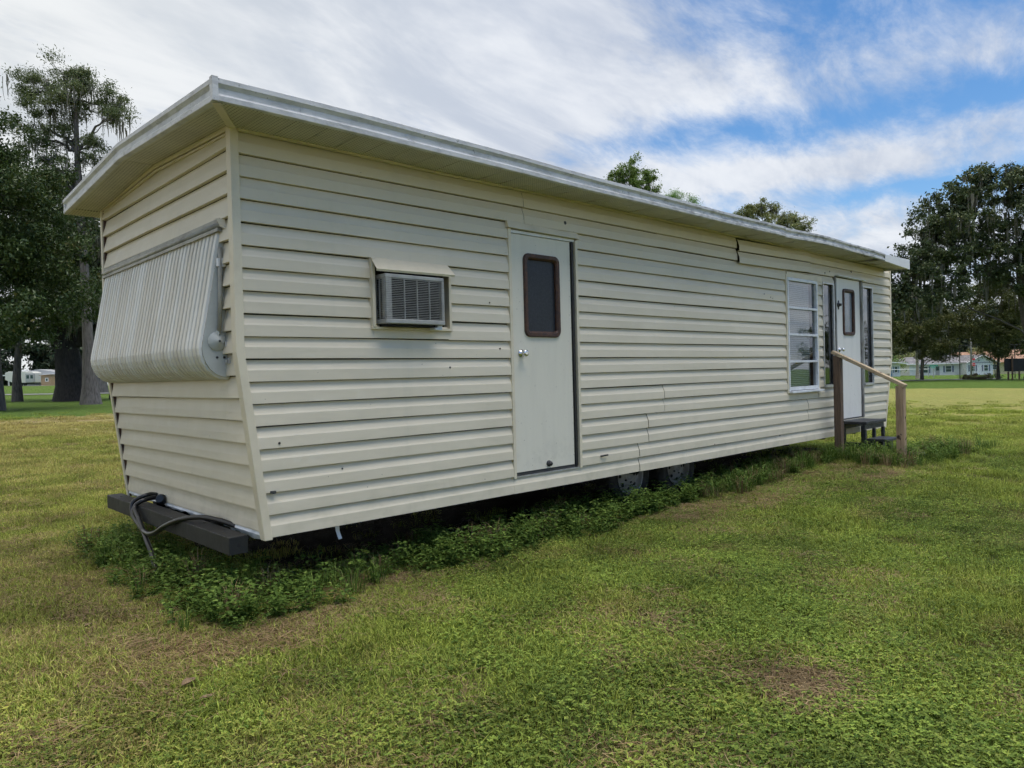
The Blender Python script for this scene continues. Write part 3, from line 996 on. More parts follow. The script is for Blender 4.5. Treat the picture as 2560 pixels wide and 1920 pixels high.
mb = MB(); mb.box(10.040, 10.059, 4.20, 4.235, .66, 2.60); mb.box(10.881, 10.886, 4.21, 4.235, .66, 2.6); mb.box(10.04, 10.886, 4.205, 4.235, .655, .670); mb.build('door_seal', 'seal_dark', home)
mb = MB(); mb.bar((10.03, 4.170, 2.622), (10.99, 4.178, 2.612), .06, .012); mb.build('drip_cap', 'white_metal', home, bevel=.002)


def sidelight(x0, x1, z0, z1):
    fr = MB(); y0, y1 = 4.176, 4.235
    fr.box(x0, x0 + .018, y0, y1, z0, z1); fr.box(x1 - .028, x1, y0, y1, z0, z1); fr.box(x0 + .018, x1 - .028, y0, y1, z1 - .022, z1); fr.box(x0 + .018, x1 - .028, y0 - .01, y1, z0, z0 + .035)
    w_ = fr.build('sidelight', 'aluminium', home, bevel=.002)
    p = MB(); p.quad((x0 + .016, 4.215, z0 + .03), (x1 - .026, 4.215, z0 + .03), (x1 - .026, 4.215, z1 - .02), (x0 + .016, 4.215, z1 - .02)); p.build('pane', 'glass', w_)
    s_ = MB(); s_.box(x1 - .032, x1 - .027, 4.20, 4.22, z0 + .03, z1 - .02); s_.build('gasket', 'seal_dark', w_)
    cu = MB(); nn = 24
    for i in range(nn + 1):
        xx = x0 - .02 + (x1 - x0 + .04) * i / nn
        yy = 4.33 + .022 * math.sin(i * 1.9) + .008 * math.sin(i * 5)
        cu.v += [(xx, yy, z0 - .02), (xx, yy, z1 + .02)]
    for i in range(nn): cu.f.append((2 * i, 2 * i + 2, 2 * i + 3, 2 * i + 1))
    cu.build('curtain', 'curtain', w_, smooth=True)


sidelight(9.622, 9.972, 1.118, 2.508)
sidelight(10.940, 11.310, 1.108, 2.540)

# ---- four-light aluminium window with blinds
wf = MB(); y0, y1 = 4.172, 4.235
wf.box(8.618, 8.648, y0, y1, 1.10, 2.50); wf.box(9.415, 9.445, y0, y1, 1.10, 2.50); wf.box(8.648, 9.415, y0, y1, 2.462, 2.50); wf.box(8.648, 9.415, y0, y1, 1.112, 1.155)
win = wf.build('window', 'white_metal', home, bevel=.003)
lv = [2.462, 2.132, 1.800, 1.469, 1.155]
for i in range(4):
    p = MB(); p.quad((8.646, 4.206, lv[i + 1]), (9.418, 4.206, lv[i + 1]), (9.418, 4.206, lv[i]), (8.646, 4.206, lv[i])); p.build('pane', 'glass', win)
    if i < 3:
        b_ = MB(); b_.box(8.640, 9.422, 4.172, 4.204, lv[i + 1] - .015, lv[i + 1] + .013); b_.build('glazing_bar', 'white_metal', win, bevel=.003)
mb = MB(); mb.bar((8.61, 4.163, 1.093), (9.50, 4.163, 1.093), .07, .026); mb.build('sill', 'white_metal', win, bevel=.003)
mb = MB(); mb.box(8.588, 8.616, 4.176, 4.235, 1.075, 2.53); mb.build('window_trim', 'cream_trim', home, bevel=.003)
mb = MB(); mb.box(9.447, 9.482, 4.176, 4.235, 1.11, 2.53); mb.build('window_trim', 'cream_trim', home, bevel=.003)
mb = MB(); mb.box(8.616, 9.60, 4.178, 4.234, 2.502, 2.565); mb.build('window_trim', 'cream_trim', home, bevel=.003)
bl = MB()
for i in range(56):
    z = 1.17 + i * 0.0235
    bl.bar((8.655, 4.245, z), (9.34, 4.245, z), 0.021, 0.0012, up=(0, 1, 0.5))
bl.box(8.80, 8.803, 4.231, 4.233, 1.16, 2.47); bl.box(9.15, 9.153, 4.231, 4.233, 1.16, 2.47)
bl.build('blind', 'blind', win)

# ---- cooler sleeve trim and hood in the wall
mb = MB(); mb.box(2.694, 2.716, 4.158, 4.235, 1.738, 2.196); mb.box(3.344, 3.366, 4.165, 4.235, 1.738, 2.15); mb.box(2.690, 3.370, 4.165, 4.235, 1.722, 1.740)
mb.build('sleeve_frame', 'cream_trim', home, bevel=.002)
mb = MB(); mb.v = [(2.700, 4.198, 2.215), (3.350, 4.198, 2.215), (3.338, 4.085, 2.118), (2.682, 4.085, 2.113), (3.338, 4.092, 2.104), (2.682, 4.092, 2.100)]
mb.f = [(0, 1, 2, 3), (3, 2, 4, 5)]
mb.build('sleeve_hood', 'cream_trim', home, solid=.002)
mb = MB(); mb.box(2.716, 3.344, 4.27, 4.29, 1.74, 2.19); mb.build('sleeve_back', 'interior_dark', home)

# ---- window awning on the gable end
AP = [(1.792, 2.312), (1.768, 2.20), (1.728, 1.98), (1.690, 1.78), (1.662, 1.640), (1.656, 1.600), (1.660, 1.560), (1.675, 1.515), (1.700, 1.475), (1.735, 1.445), (1.775, 1.428), (1.815, 1.424)]
AY0, AY1 = 4.395, 6.765
pm = MB()
pm.poly([(x, 0, z) for x, z in AP] + [(1.815, 0, 2.312)])
aw = MB(); aw.v = [(x, 4.385, z) for x, z in AP] + [(1.80, 4.385, 1.57), (1.80, 4.385, 2.318)] + [(x, 4.391, z) for x, z in AP] + [(1.80, 4.391, 1.57), (1.80, 4.391, 2.318)]
k = len(AP) + 2
aw.f = [tuple(range(k)), tuple(range(2 * k - 1, k - 1, -1))] + [(i, (i + 1) % k, k + (i + 1) % k, k + i) for i in range(k)]
awn = aw.build('window_awning', 'awning_panel', home)
far = MB(); far.v = [(v[0], v[1] + 2.384, v[2]) for v in aw.v]; far.f = list(aw.f); far.build('side_panel', 'awning_panel', awn)
NS = 38; pitch = (AY1 - AY0) / NS
slat_me = None


def slat_mesh(c0):
    """one rib of the corrugated shutter, following the bowed section"""
    prof = [(-0.5, 0.0), (-0.44, 0.0), (-0.34, 0.013), (0.24, 0.013), (0.34, 0.0), (0.5, 0.0)]
    nrm = []
    for i in range(len(AP)):
        a = AP[max(i - 1, 0)]; b = AP[min(i + 1, len(AP) - 1)]
        d = Vector((b[0] - a[0], b[1] - a[1])).normalized(); nrm.append((d.y, -d.x))
    vs, fs = [], []
    for i, (x, z) in enumerate(AP):
        for (t, o) in prof: vs.append((x + nrm[i][0] * o - ORG[home.name].x, t * pitch, z + nrm[i][1] * o - ORG[home.name].z))
    kk = len(prof)
    for i in range(len(AP) - 1):
        for j in range(kk - 1):
            a = i * kk + j; fs.append((a, a + 1, a + kk + 1, a + kk))
    me = bpy.data.meshes.new('slat'); me.from_pydata(vs, [], fs)
    return me


smesh = {}
seq = 'wcwwcctcwctccwtctcctcwwccwtcctwcwcwtww'
for i in range(NS):
    c_ = seq[i % len(seq)]
    if c_ not in smesh:
        smesh[c_] = slat_mesh(c_)
        smesh[c_].materials.append(MAT[{'w': 'awning_white', 'c': 'awning_cream', 't': 'awning_tan'}[c_]])
        smesh[c_].materials.append(MAT['awning_seam'])
        for p in smesh[c_].polygons:
            p.use_smooth = False
            if p.index % 5 == 4: p.material_index = 1 if c_ != 'w' else 0
    o = bpy.data.objects.new('slat', smesh[c_]); C.objects.link(o)
    o.parent = awn; o.location = (0, AY0 + (i + .5) * pitch - ORG[home.name].y, 0)
    ORG[o.name] = ORG[home.name]
mb = MB(); mb.tube([(1.775, 4.355, 2.336), (1.775, 6.80, 2.322)], .017, 10); mb.build('header_roll', 'rail_grey', awn, smooth=True)
mb = MB(); mb.bar((1.785, 4.36, 2.352), (1.785, 6.80, 2.338), .022, .05); mb.build('header_rail', 'rail_grey', awn, bevel=.003)
mb = MB(); mb.bar((1.776, 4.37, 2.306), (1.776, 6.79, 2.294), .03, .02); mb.build('drip_rail', 'rail_grey', awn)
mb = MB(); mb.v = [(1.75, 4.40, 2.368), (1.75, 4.352, 2.362), (1.792, 4.335, 2.368), (1.792, 4.39, 2.39), (1.80, 4.318, 2.300), (1.765, 4.345, 2.320)]
mb.f = [(0, 1, 2, 3), (1, 5, 4, 2)]; mb.build('end_cap', 'cream_trim', awn, solid=.002)
mb = MB(); mb.tube([(1.772, 4.368, 2.20), (1.764, 4.364, 1.93), (1.752, 4.362, 1.70)], .013, 8); mb.build('crank_tube', 'rail_grey', awn, smooth=True)
mb = MB(); mb.box(1.752, 1.800, 4.356, 4.384, 2.085, 2.135); mb.build('bracket', 'white_metal', awn, bevel=.003)
mb = MB(); mb.lathe((1.744, 4.384, 1.640), (0, -1, 0), [(0, .056), (.006, .056), (.036, .012), (.040, .010), (.040, 0)], 24); mb.bar((1.744, 4.372, 1.66), (1.748, 4.368, 1.705), .02, .02); mb.build('crank_cone', 'awning_panel', awn)
mb = MB(); mb.lathe((1.744, 4.344, 1.640), (0, -1, 0), [(0, .007), (.004, .006), (.004, 0)], 8); mb.build('crank_screw', 'dark_metal', awn)
for (z0_, z1_) in ((1.60, 1.645), (1.505, 1.54)):
    mb = MB(); mb.box(1.79, 1.815, 4.335, 4.40, z0_, z1_); mb.box(1.778, 1.79, 4.345, 4.36, z0_ + .006, z1_ - .006); mb.build('catch', 'aluminium', awn, bevel=.003)
mb = MB()
for (x, z) in ((1.742, 1.545), (1.785, 1.545)): mb.lathe((x, 4.385, z), (0, -1, 0), [(0, .008), (.006, .006), (.006, 0)], 8)
mb.build('bolt', 'dark_metal', awn)

# ---- chassis, beam, wheels
mb = MB()
mb.box(2.0, 11.6, 4.30, 6.76, 0.475, 0.50)
mb.build('floor_pan', 'underbody', home)
for y in (4.95, 6.10):
    mb = MB(); mb.box(1.90, 11.6, y - .04, y + .04, .34, .475); mb.build('frame_rail', 'underbody', home)
for i in range(9):
    mb = MB(); mb.box(2.6 + i * 1.05, 2.66 + i * 1.05, 4.36, 6.70, .40, .474); mb.build('cross_member', 'underbody', home)
mb = MB(); mb.box(1.745, 1.860, 4.30, 6.80, 0.370, 0.477); beam = mb.build('hitch_beam', 'black_paint', home, bevel=.004)
mb = MB(); mb.lathe((1.805, 4.2995, .425), (0, -1, 0), [(0.0, .013), (.001, .012), (.001, 0)], 14); mb.build('bolt_hole', 'ac_dark', beam)
mb = MB()
for (x, y) in ((1.80, 4.5), (1.83, 4.9), (1.79, 5.2), (1.80, 6.6)): mb.lathe((x, y, .4765), (0, 0, 1), [(0, .010), (.004, .008), (.004, 0)], 8)
mb.build('bolt', 'dark_metal', beam)
mb = MB()
for (a, b) in (((1.86, 5.25, .40), (3.2, 4.95, .40)), ((1.86, 5.85, .40), (3.2, 6.10, .40))): mb.bar(a, b, .07, .10)
mb.build('tongue', 'underbody', home)


def wheel(x, y, z, sgn):
    t = MB(); ro, wd = .335, .20
    t.lathe((x, y, z), (0, -sgn, 0), [(0.0, .20), (.0, .225), (.012, .27), (.004, .305), (-.02, .328), (-.05, .335), (-.15, .335), (-.185, .325), (-.2, .30), (-.2, .2)], 36)
    w_ = t.build('wheel', 'tyre', home, smooth=True)
    r_ = MB()
    r_.lathe((x, y, z), (0, -sgn, 0), [(.006, .205), (.010, .198), (-.002, .192), (-.02, .186), (-.045, .178), (-.05, .165), (-.032, .145), (-.020, .115), (-.022, .09), (-.010, .062), (-.012, .05), (-.03, .045), (-.03, 0)], 32)
    r_.build('rim', 'rim', w_, smooth=True)
    for i in range(8):
        h_ = MB()
        a = 2 * math.pi * i / 8
        h_.lathe((x + .132 * math.cos(a), y + sgn * .026, z + .132 * math.sin(a)), (0, -sgn, 0), [(0, .018), (.006, .016), (.006, 0)], 10)
        h_.build('hub_hole', 'ac_dark', w_)
    for i in range(5):
        h_ = MB()
        a = 2 * math.pi * i / 5
        h_.lathe((x + .072 * math.cos(a), y + sgn * .02, z + .072 * math.sin(a)), (0, -sgn, 0), [(0, .011), (.016, .009), (.016, 0)], 6)
        h_.build('wheel_nut', 'ac_dark', w_)
    return w_


for x in (5.88, 6.72):
    wheel(x, 4.52, .36, 1); wheel(x, 6.60, .36, -1)
    mb = MB(); mb.tube([(x, 4.6, .36), (x, 6.5, .36)], .035, 10); mb.build('axle', 'underbody', home)
mb = MB()
for i in range(6):
    pass
mb.v = [(2.44, 4.30, .47), (2.475, 4.30, .47), (2.472, 4.29, .40), (2.445, 4.29, .40), (2.478, 4.27, .352), (2.452, 4.27, .350)]
mb.f = [(0, 1, 2, 3), (3, 2, 4, 5)]; mb.build('hanging_strap', 'white_metal', home, solid=.002)
# bits of damage: a missing bite at a plank end, a bent pipe stub and small holes
mb = MB(); mb.tube([(5.03, 4.20, .655), (5.03, 4.175, .655), (5.05, 4.165, .66), (5.10, 4.165, .66)], .008, 8); mb.build('pipe_stub', 'dark_metal', home, smooth=True)
mb = MB()
for (x, z, r_) in ((4.63, 2.665, .017), (10.6, 2.72, .02), (8.05, 2.26, .007), (8.2, 2.23, .006), (8.25, 2.22, .005), (3.75, 1.95, .006), (3.85, 1.60, .007), (3.35, 1.46, .008), (2.02, 1.02, .008), (2.45, .82, .006), (8.4, .58, .010), (6.9, .60, .008), (9.2, 2.70, .007), (9.7, 2.63, .011), (9.85, 2.66, .009)):
    row = int((z - Z0) / H); t = z - Z0 - row * H; o_ = np.interp(t, [p[1] for p in DUTCH[1:]], [p[0] for p in DUTCH[1:]])
    mb.lathe((x, WY - o_ - .004, z), (0, -1, 0), [(0, r_), (.004, r_ * .9), (.004, 0)], 8)
mb.build('nail_hole', 'seal_dark', home)
mb = MB(); mb.box(1.955, 1.985, 4.170, 4.2, .722, .738); mb.build('plank_bite', 'seal_dark', home)
mb = MB(); mb.lathe((7.13 - .85, WY - .02, .64), (0, -1, 0), [(0, .022), (.01, .02), (.018, .008), (.018, 0)], 12); mb.build('vent_cap', 'cream_trim', home)

# ------------------------------------------------------------------ cooler in its sleeve
ac = root('air_conditioner', (2.99, 4.2, 1.74), 'grey-white window air conditioner jutting from the siding under a small hood', 'air conditioner')
ax0, ax1, ayf, az0, az1 = 2.742, 3.232, 4.080, 1.785, 2.088
mb = MB(); mb.box(ax0 + .012, ax1 - .012, ayf + .03, 4.262, az0, az1 - .004); mb.build('core', 'ac_dark', ac)
mb = MB(); mb.box(ax0, ax1, ayf, 4.262, az1 - .028, az1); mb.build('top_cover', 'ac_plastic', ac, bevel=.006)
mb = MB(); mb.box(ax0 - .002, ax1 + .002, ayf - .004, 4.262, az0 - .028, az0 + .004); mb.build('base_pan', 'ac_plastic', ac, bevel=.006)
mb = MB(); mb.box(ax0 + .02, ax1 - .05, ayf + .02, 4.20, az0 - .045, az0 - .028); mb.build('drip_tray', 'underbody', ac)
nf_ = 23
mb = MB()
for i in range(nf_):
    z = az0 + .012 + i * (az1 - az0 - .044) / (nf_ - 1)
    mb.box(ax0 + .045, ax1 - .02, ayf, ayf + .012, z - .0013, z + .0013)
    mb.box(ax0, ax0 + .01, ayf + .03, 4.20, z - .0012, z + .0012)
    # rounded wrap at the corner, wider and whiter
    for (xa, xb, ya, yb) in ((ax0 + .004, ax0 + .05, ayf + .001, ayf + .014), (ax0, ax0 + .012, ayf + .012, ayf + .045), (ax1 - .024, ax1, ayf, ayf + .03)):
        mb.box(xa, xb, ya, yb, z - .0050, z + .0042)
mb.build('grille_fin', 'ac_plastic', ac)
mb = MB()
for i in range(3):
    mb = MB(); x = ax0 + .048 + (i + 1) * (ax1 - ax0 - .07) / 4; mb.box(x - .0018, x + .0018, ayf - .001, ayf + .012, az0 + .004, az1 - .028); mb.build('grille_bar', 'ac_plastic', ac)
for i in range(3):
    mb = MB(); y = ayf + .075 + i * .04; mb.box(ax0 - .001, ax0 + .008, y - .002, y + .002, az0 + .004, az1 - .028); mb.build('grille_bar', 'ac_plastic', ac)
mb = MB(); mb.box(ax1 - .07, ax1 - .01, 4.10, 4.22, az0 - .06, az0 - .030); mb.build('bracket', 'white_metal', ac)

# ------------------------------------------------------------------ power cable over the beam
def smooth_path(pts, n=8):
    P = [Vector(p) for p in pts]; out = []
    for i in range(len(P) - 1):
        p0 = P[max(i - 1, 0)]; p1 = P[i]; p2 = P[i + 1]; p3 = P[min(i + 2, len(P) - 1)]
        for k in range(n):
            t = k / n
            out.append(0.5 * ((2 * p1) + (p2 - p0) * t + (2 * p0 - 5 * p1 + 4 * p2 - p3) * t * t + (3 * p1 - p0 - 3 * p2 + p3) * t ** 3))
    out.append(P[-1]); return out


cab = root('power_cable', (1.70, 5.6, .1), 'thick black rubber power cable looped over the black hitch beam', 'cable')
mb = MB()
mb.tube(smooth_path([(1.96, 6.10, .50), (1.90, 6.06, .535), (1.82, 6.02, .545), (1.735, 6.06, .50), (1.715, 6.02, .42), (1.71, 5.88, .365), (1.70, 5.68, .325), (1.70, 5.50, .345), (1.71, 5.30, .42), (1.74, 5.10, .484), (1.80, 4.92, .515), (1.86, 4.76, .508), (1.93, 4.60, .47), (1.98, 4.56, .40)]), .017, 10)
mb.build('cable', 'rubber_cable', cab, smooth=True)
mb = MB()
mb.tube(smooth_path([(1.95, 6.0, .49), (1.86, 5.97, .525), (1.77, 5.96, .515), (1.722, 5.98, .47), (1.712, 5.86, .40), (1.695, 5.66, .29), (1.68, 5.48, .19), (1.66, 5.36, .10), (1.64, 5.30, .05)]), .017, 10)
mb.build('cable', 'rubber_cable', cab, smooth=True)
mb = MB(); mb.lathe((1.90, 5.90, .51), (-.5, -.6, .25), [(0, .0), (0, .035), (.05, .038), (.07, .028), (.07, 0)], 14); mb.build('plug', 'rubber_cable', cab)

# ------------------------------------------------------------------ steps and handrail
st = root('entry_steps', (10.4, 3.9, .2), 'low black timber step unit below the far white door', 'steps')
mb = MB(); mb.box(10.06, 10.40, 3.83, 4.185, .612, .650); mb.build('tread', 'step_paint', st, bevel=.006)
mb = MB(); mb.box(10.405, 10.78, 3.835, 4.185, .610, .648); mb.build('tread', 'step_paint', st, bevel=.006)
mb = MB(); mb.box(10.08, 10.76, 3.86, 3.89, .545, .611); mb.box(10.08, 10.76, 4.13, 4.16, .545, .611); mb.build('apron', 'step_paint', st)
for (x, y) in ((10.10, 3.875), (10.42, 3.875), (10.74, 3.875), (10.10, 4.145), (10.74, 4.145)):
    mb = MB(); mb.box(x - .022, x + .022, y - .028, y + .012, g(x, y) - .03, .5449 if y < 4 else .5449); mb.build('leg', 'step_paint', st, bevel=.004)
mb = MB(); mb.box(10.06, 10.50, 3.575, 3.83, .395, .430); mb.build('tread', 'step_paint', st, bevel=.006)
for (x, y) in ((10.28, 3.62), (10.12, 3.79), (10.46, 3.79)):
    mb = MB(); mb.box(x - .035, x + .035, y - .03, y + .03, g(x, y) - .03, .3945); mb.build('leg', 'step_paint', st, bevel=.004)
mb = MB(); mb.bar((10.12, 4.14, .34), (10.12, 3.80, .34), .03, .05); mb.build('stretcher', 'step_paint', st)
pd = MB(); pd.box(10.08, 10.36, 3.20, 3.42, g(10.2, 3.3) - .02, .258); po = pd.build('step_pad', 'step_paint', None, bevel=.008)
tag(po, 'flat dark slab in the grass at the foot of the steps', 'slab')
hr = root('handrail', (9.72, 3.7, .2), 'weathered wooden handrail on two posts beside the steps', 'handrail')
mb = MB(); zg = g(9.72, 4.05); mb.obox((9.72, 4.045, (zg - .2 + 1.535) / 2), (.046, 0, 0), (0, .046, 0), (0.0, 0.0, (1.535 - zg + .2) / 2)); mb.build('post', 'post_dark_wood', hr, bevel=.006)
mb = MB(); zg = g(9.72, 3.28); mb.obox((9.72, 3.285, (zg - .2 + 1.135) / 2), (.046, 0, 0), (0, .046, 0), (0, 0, (1.135 - zg + .2) / 2)); mb.build('post', 'post_wood', hr, bevel=.006)
mb = MB(); mb.bar((9.72, 4.11, 1.585), (9.72, 3.225, 1.130), .095, .042); mb.build('rail', 'rail_wood', hr, bevel=.005)

# ------------------------------------------------------------------ trees
def leaf_object(name, mat, parent, pos, size, tint, aspect=0.5, up=0.25, kind=None, droop=None):
    """many leaf-sized rhombi in one mesh, each with a 'tint' value"""
    n = len(pos)
    o0 = ORG[parent.name] if parent else Vector((0, 0, 0))
    pos = pos - np.array(o0)
    a = rng.normal(size=(n, 3)); a /= np.linalg.norm(a, axis=1)[:, None]
    if droop is not None: a = a * (1 - droop) + np.array([0, 0, -1.0]) * droop; a /= np.linalg.norm(a, axis=1)[:, None]
    b = rng.normal(size=(n, 3)); b[:, 2] *= up
    b -= a * np.sum(a * b, 1)[:, None]; b /= np.linalg.norm(b, axis=1)[:, None] + 1e-9
    L = size[:, None] * a; Wd = (size * aspect)[:, None] * b
    nrm = np.cross(a, b) * (size * 0.12)[:, None]
    V = np.empty((n, 4, 3))
    V[:, 0] = pos - L * 0.5; V[:, 1] = pos + Wd * 0.5 + nrm; V[:, 2] = pos + L * 0.5; V[:, 3] = pos - Wd * 0.5 + nrm
    me = bpy.data.meshes.new(name)
    me.vertices.add(n * 4); me.vertices.foreach_set('co', V.reshape(-1).astype(np.float32))
    me.loops.add(n * 4); me.loops.foreach_set('vertex_index', np.arange(n * 4, dtype=np.int32))
    me.polygons.add(n); me.polygons.foreach_set('loop_start', (np.arange(n) * 4).astype(np.int32)); me.polygons.foreach_set('loop_total', np.full(n, 4, np.int32))
    at = me.attributes.new('tint', 'FLOAT', 'FACE'); at.data.foreach_set('value', np.clip(tint, 0, 1).astype(np.float32))
    me.update(); me.validate()
    o = link_mesh(name, me, mat, parent)
    if kind: o['kind'] = kind
    return o


def crown_points(blobs, dens, clump=0.30, shell=0.55, spread=0.42):
    """leaf positions: each blob is a cluster of small leafy clumps set on an uneven shell"""
    P, T_ = [], []
    for (cx, cy, cz, rx, ry, rz) in blobs:
        rm = (rx * ry * rz) ** (1 / 3)
        k = max(6, int(11 * (rm / clump / 3.2) ** 1.6)); k = min(k, 90)
        d = rng.normal(size=(k, 3)); d /= np.linalg.norm(d, axis=1)[:, None]
        rr = shell + (1.05 - shell) * rng.random(k) ** 0.6
        cen = np.array([cx, cy, cz]) + d * rr[:, None] * np.array([rx, ry, rz])
        n = int(dens * rm ** 2)
        idx = rng.integers(0, k, n)
        cs = clump * (0.6 + 0.9 * rng.random(k))
        off = rng.normal(size=(n, 3)) * np.array([1, 1, 0.72])
        p = cen[idx] + off * cs[idx][:, None] * spread * 1.6
        ct = rng.random(k)
        P.append(p); T_.append(0.55 * rng.random(n) + 0.45 * ct[idx])
    return np.concatenate(P), np.concatenate(T_)


def moss_object(name, parent, anchors, lens, width=0.10):
    mb = MB(); tints = []
    for (p, L) in zip(anchors, lens):
        ns = 3
        for s_ in range(rnd.randint(2, 4)):
            bx_, by_ = p[0] + rnd.gauss(0, .12), p[1] + rnd.gauss(0, .12)
            l2 = L * rnd.uniform(.4, 1.0); a = rnd.uniform(0, 3.14); w0 = width * rnd.uniform(.5, 1.2)
            pr = None
            for k in range(ns + 1):
                t = k / ns; w_ = w0 * (1 - t) ** .7 + .008
                cx, cy, cz = bx_ + rnd.gauss(0, .02), by_ + rnd.gauss(0, .02), p[2] - l2 * t
                cur = ((cx - w_ * math.cos(a), cy - w_ * math.sin(a), cz), (cx + w_ * math.cos(a), cy + w_ * math.sin(a), cz))
                if pr: mb.quad(pr[0], pr[1], cur[1], cur[0]); tints.append(rnd.random())
                pr = cur
    o = mb.build(name, 'moss', parent)
    at = o.data.attributes.new('tint', 'FLOAT', 'FACE'); at.data.foreach_set('value', tints)
    o['kind'] = 'stuff'
    return o


def limb(mb, a, b, r0, r1, sag=0.0, wig=0.15, seg=7, n=6):
    a, b = Vector(a), Vector(b); pts, rad = [], []
    for i in range(n + 1):
        t = i / n; p = a.lerp(b, t)
        p.z += sag * math.sin(t * math.pi)
        if 0 < i < n: p += Vector((rnd.gauss(0, wig), rnd.gauss(0, wig), rnd.gauss(0, wig * .6)))
        pts.append(p); rad.append(r0 + (r1 - r0) * t)
    mb.tube(pts, rad, seg)
    return pts


def trunk_mesh(mb, path, radii, flare=1.6, seg=14, flute=0.0, rough=0.06):
    """tapered trunk with flared foot; flute gives buttress ribs"""
    n0 = len(mb.v); k = seg
    for i, (p, r_) in enumerate(zip(path, radii)):
        for j in range(k):
            a = 2 * math.pi * j / k
            f = 1 + flute * math.sin(a * 5 + 0.6) * max(0, 1 - i / 3) + rnd.uniform(-rough, rough)
            rr = r_ * f * (flare if i == 0 else (1 + (flare - 1) * .35 if i == 1 else 1))
            mb.v.append((p[0] + rr * math.cos(a), p[1] + rr * math.sin(a), p[2]))
    for i in range(len(path) - 1):
        for j in range(k):
            a = n0 + i * k + j; b = n0 + i * k + (j + 1) % k
            mb.f.append((a, b, b + k, a + k))


def tree(name, label, base, trunk, r0, blobs, leaf, dens, lsize, bark='bark', group=None, moss=0, mosslen=(0.6, 1.8), clump=0.5, flare=1.5, flute=0.0, r1=None, aspect=0.5, up=.3, limbs=True, shell=.55, mwidth=.10, cat='tree', spread=.42, lr=0.28, limb_min=0.0, wigk=1.0, sat=0):
    """trunk: offsets (dx,dy,z) above the base; blobs: (dx,dy,z,rx,ry,rz) relative to the base"""
    bx_, by_ = base; bz = g(bx_, by_)
    t = root(name, (bx_, by_, bz), label, cat, group)
    mb = MB()
    path = [(bx_ + d[0], by_ + d[1], bz + d[2]) for d in trunk]
    path[0] = (path[0][0], path[0][1], bz - .15)
    n = len(path); r1 = r1 or r0 * .35
    trunk_mesh(mb, path, [r0 + (r1 - r0) * (i / (n - 1)) for i in range(n)], flare, 14, flute)
    B = [(bx_ + b[0], by_ + b[1], bz + b[2], b[3], b[4], b[5]) for b in blobs]
    if limbs:
        for b in B:
            if b[2] - bz < limb_min: continue
            # leave the trunk below the blob
            zt = b[2] - rnd.uniform(.35, .9) * (math.hypot(b[0] - bx_, b[1] - by_) * .5 + .4)
            best = min(range(n), key=lambda i: abs(path[i][2] - zt) + (0 if i else 99))
            rr = (r0 + (r1 - r0) * best / (n - 1)) * lr * 1.6
            pts = limb(mb, path[best], b[:3], rr, rr * .25, .10 * math.hypot(b[0] - bx_, b[1] - by_), .16 * wigk * b[3] ** .5, n=8)
            for _ in range(3):
                d = Vector((rnd.gauss(0, 1), rnd.gauss(0, 1), rnd.gauss(.2, .7))).normalized()
                limb(mb, pts[rnd.randint(3, 5)], Vector(b[:3]) + Vector((d.x * b[3], d.y * b[4], d.z * b[5])) * .85, rr * .4, rr * .08, 0, .08, 5, 4)
    mb.build('trunk', bark, t, smooth=True)
    for b in list(B):                       # small ragged outliers round each mass
        for _ in range(sat):
            d = Vector((rnd.gauss(0, 1), rnd.gauss(0, 1), rnd.gauss(.15, .8))).normalized()
            k_ = rnd.uniform(.28, .48)
            B.append((b[0] + d.x * b[3] * 1.15, b[1] + d.y * b[4] * 1.15, b[2] + d.z * b[5] * 1.15, b[3] * k_, b[4] * k_, b[5] * k_))
    P, T_ = crown_points(B, dens, clump, shell, spread)
    s_ = lsize * (0.6 + 0.8 * rng.random(len(P)))
    leaf_object('crown', leaf, t, P, s_, T_, aspect, up)
    if moss:
        idx = rng.integers(0, len(P), moss)
        A = P[idx] - np.array([0, 0, .1])
        moss_object('moss', t, [tuple(a) for a in A], [rnd.uniform(*mosslen) for _ in range(moss)], mwidth)
    return t


def rv(r, f): return Vector((0.72572 * r, -0.68786 * r, 0)) + Vector((0.68786 * f, 0.72572 * f, 0))   # offset in yard axes


def blob(r, f, z, a, b=None, c=None):
    """blob offset r right, f ahead of the trunk, z up; radii"""
    o = rv(r, f); return (o.x, o.y, z, a, b or a, c or a * .8)


def tpath(*p):
    out = []
    for (r, f, z) in p:
        o = rv(r, f); out.append((o.x, o.y, z))
    return out


# --- left group
tree('broadleaf_tree', 'dense dark glossy broadleaf tree, nearest at the left edge', yard(-22.6, 32.2), tpath((0, 0, 0), (.05, 0, 1.2), (-.05, .1, 3), (0, 0, 6), (.1, 0, 9.5)), .24,
     [blob(-.9, 0, 13.0, 1.5), blob(-2.2, 0, 12.2, 1.8), blob(0, 0, 11.6, 1.6), blob(.9, .4, 10.2, 1.7), blob(-1.2, 0, 10, 2.0), blob(1.5, -.4, 8.6, 1.9), blob(-.6, -1, 8.3, 2.2), blob(2.2, .3, 6.9, 1.8), blob(.4, -1.5, 6.4, 2.2), blob(-2, 0, 6.4, 2.4), blob(2.5, .2, 5.2, 1.6), blob(.8, -1.2, 4.5, 1.9), blob(-1.6, -.8, 4.2, 2.0), blob(1.9, -.5, 3.7, 1.3), blob(0.3, 1.2, 8, 2.4), blob(-3, .5, 8.5, 2.2)],
     'leaf_magnolia', 1250, .16, 'bark', clump=.36, spread=.45, aspect=.45, sat=3)
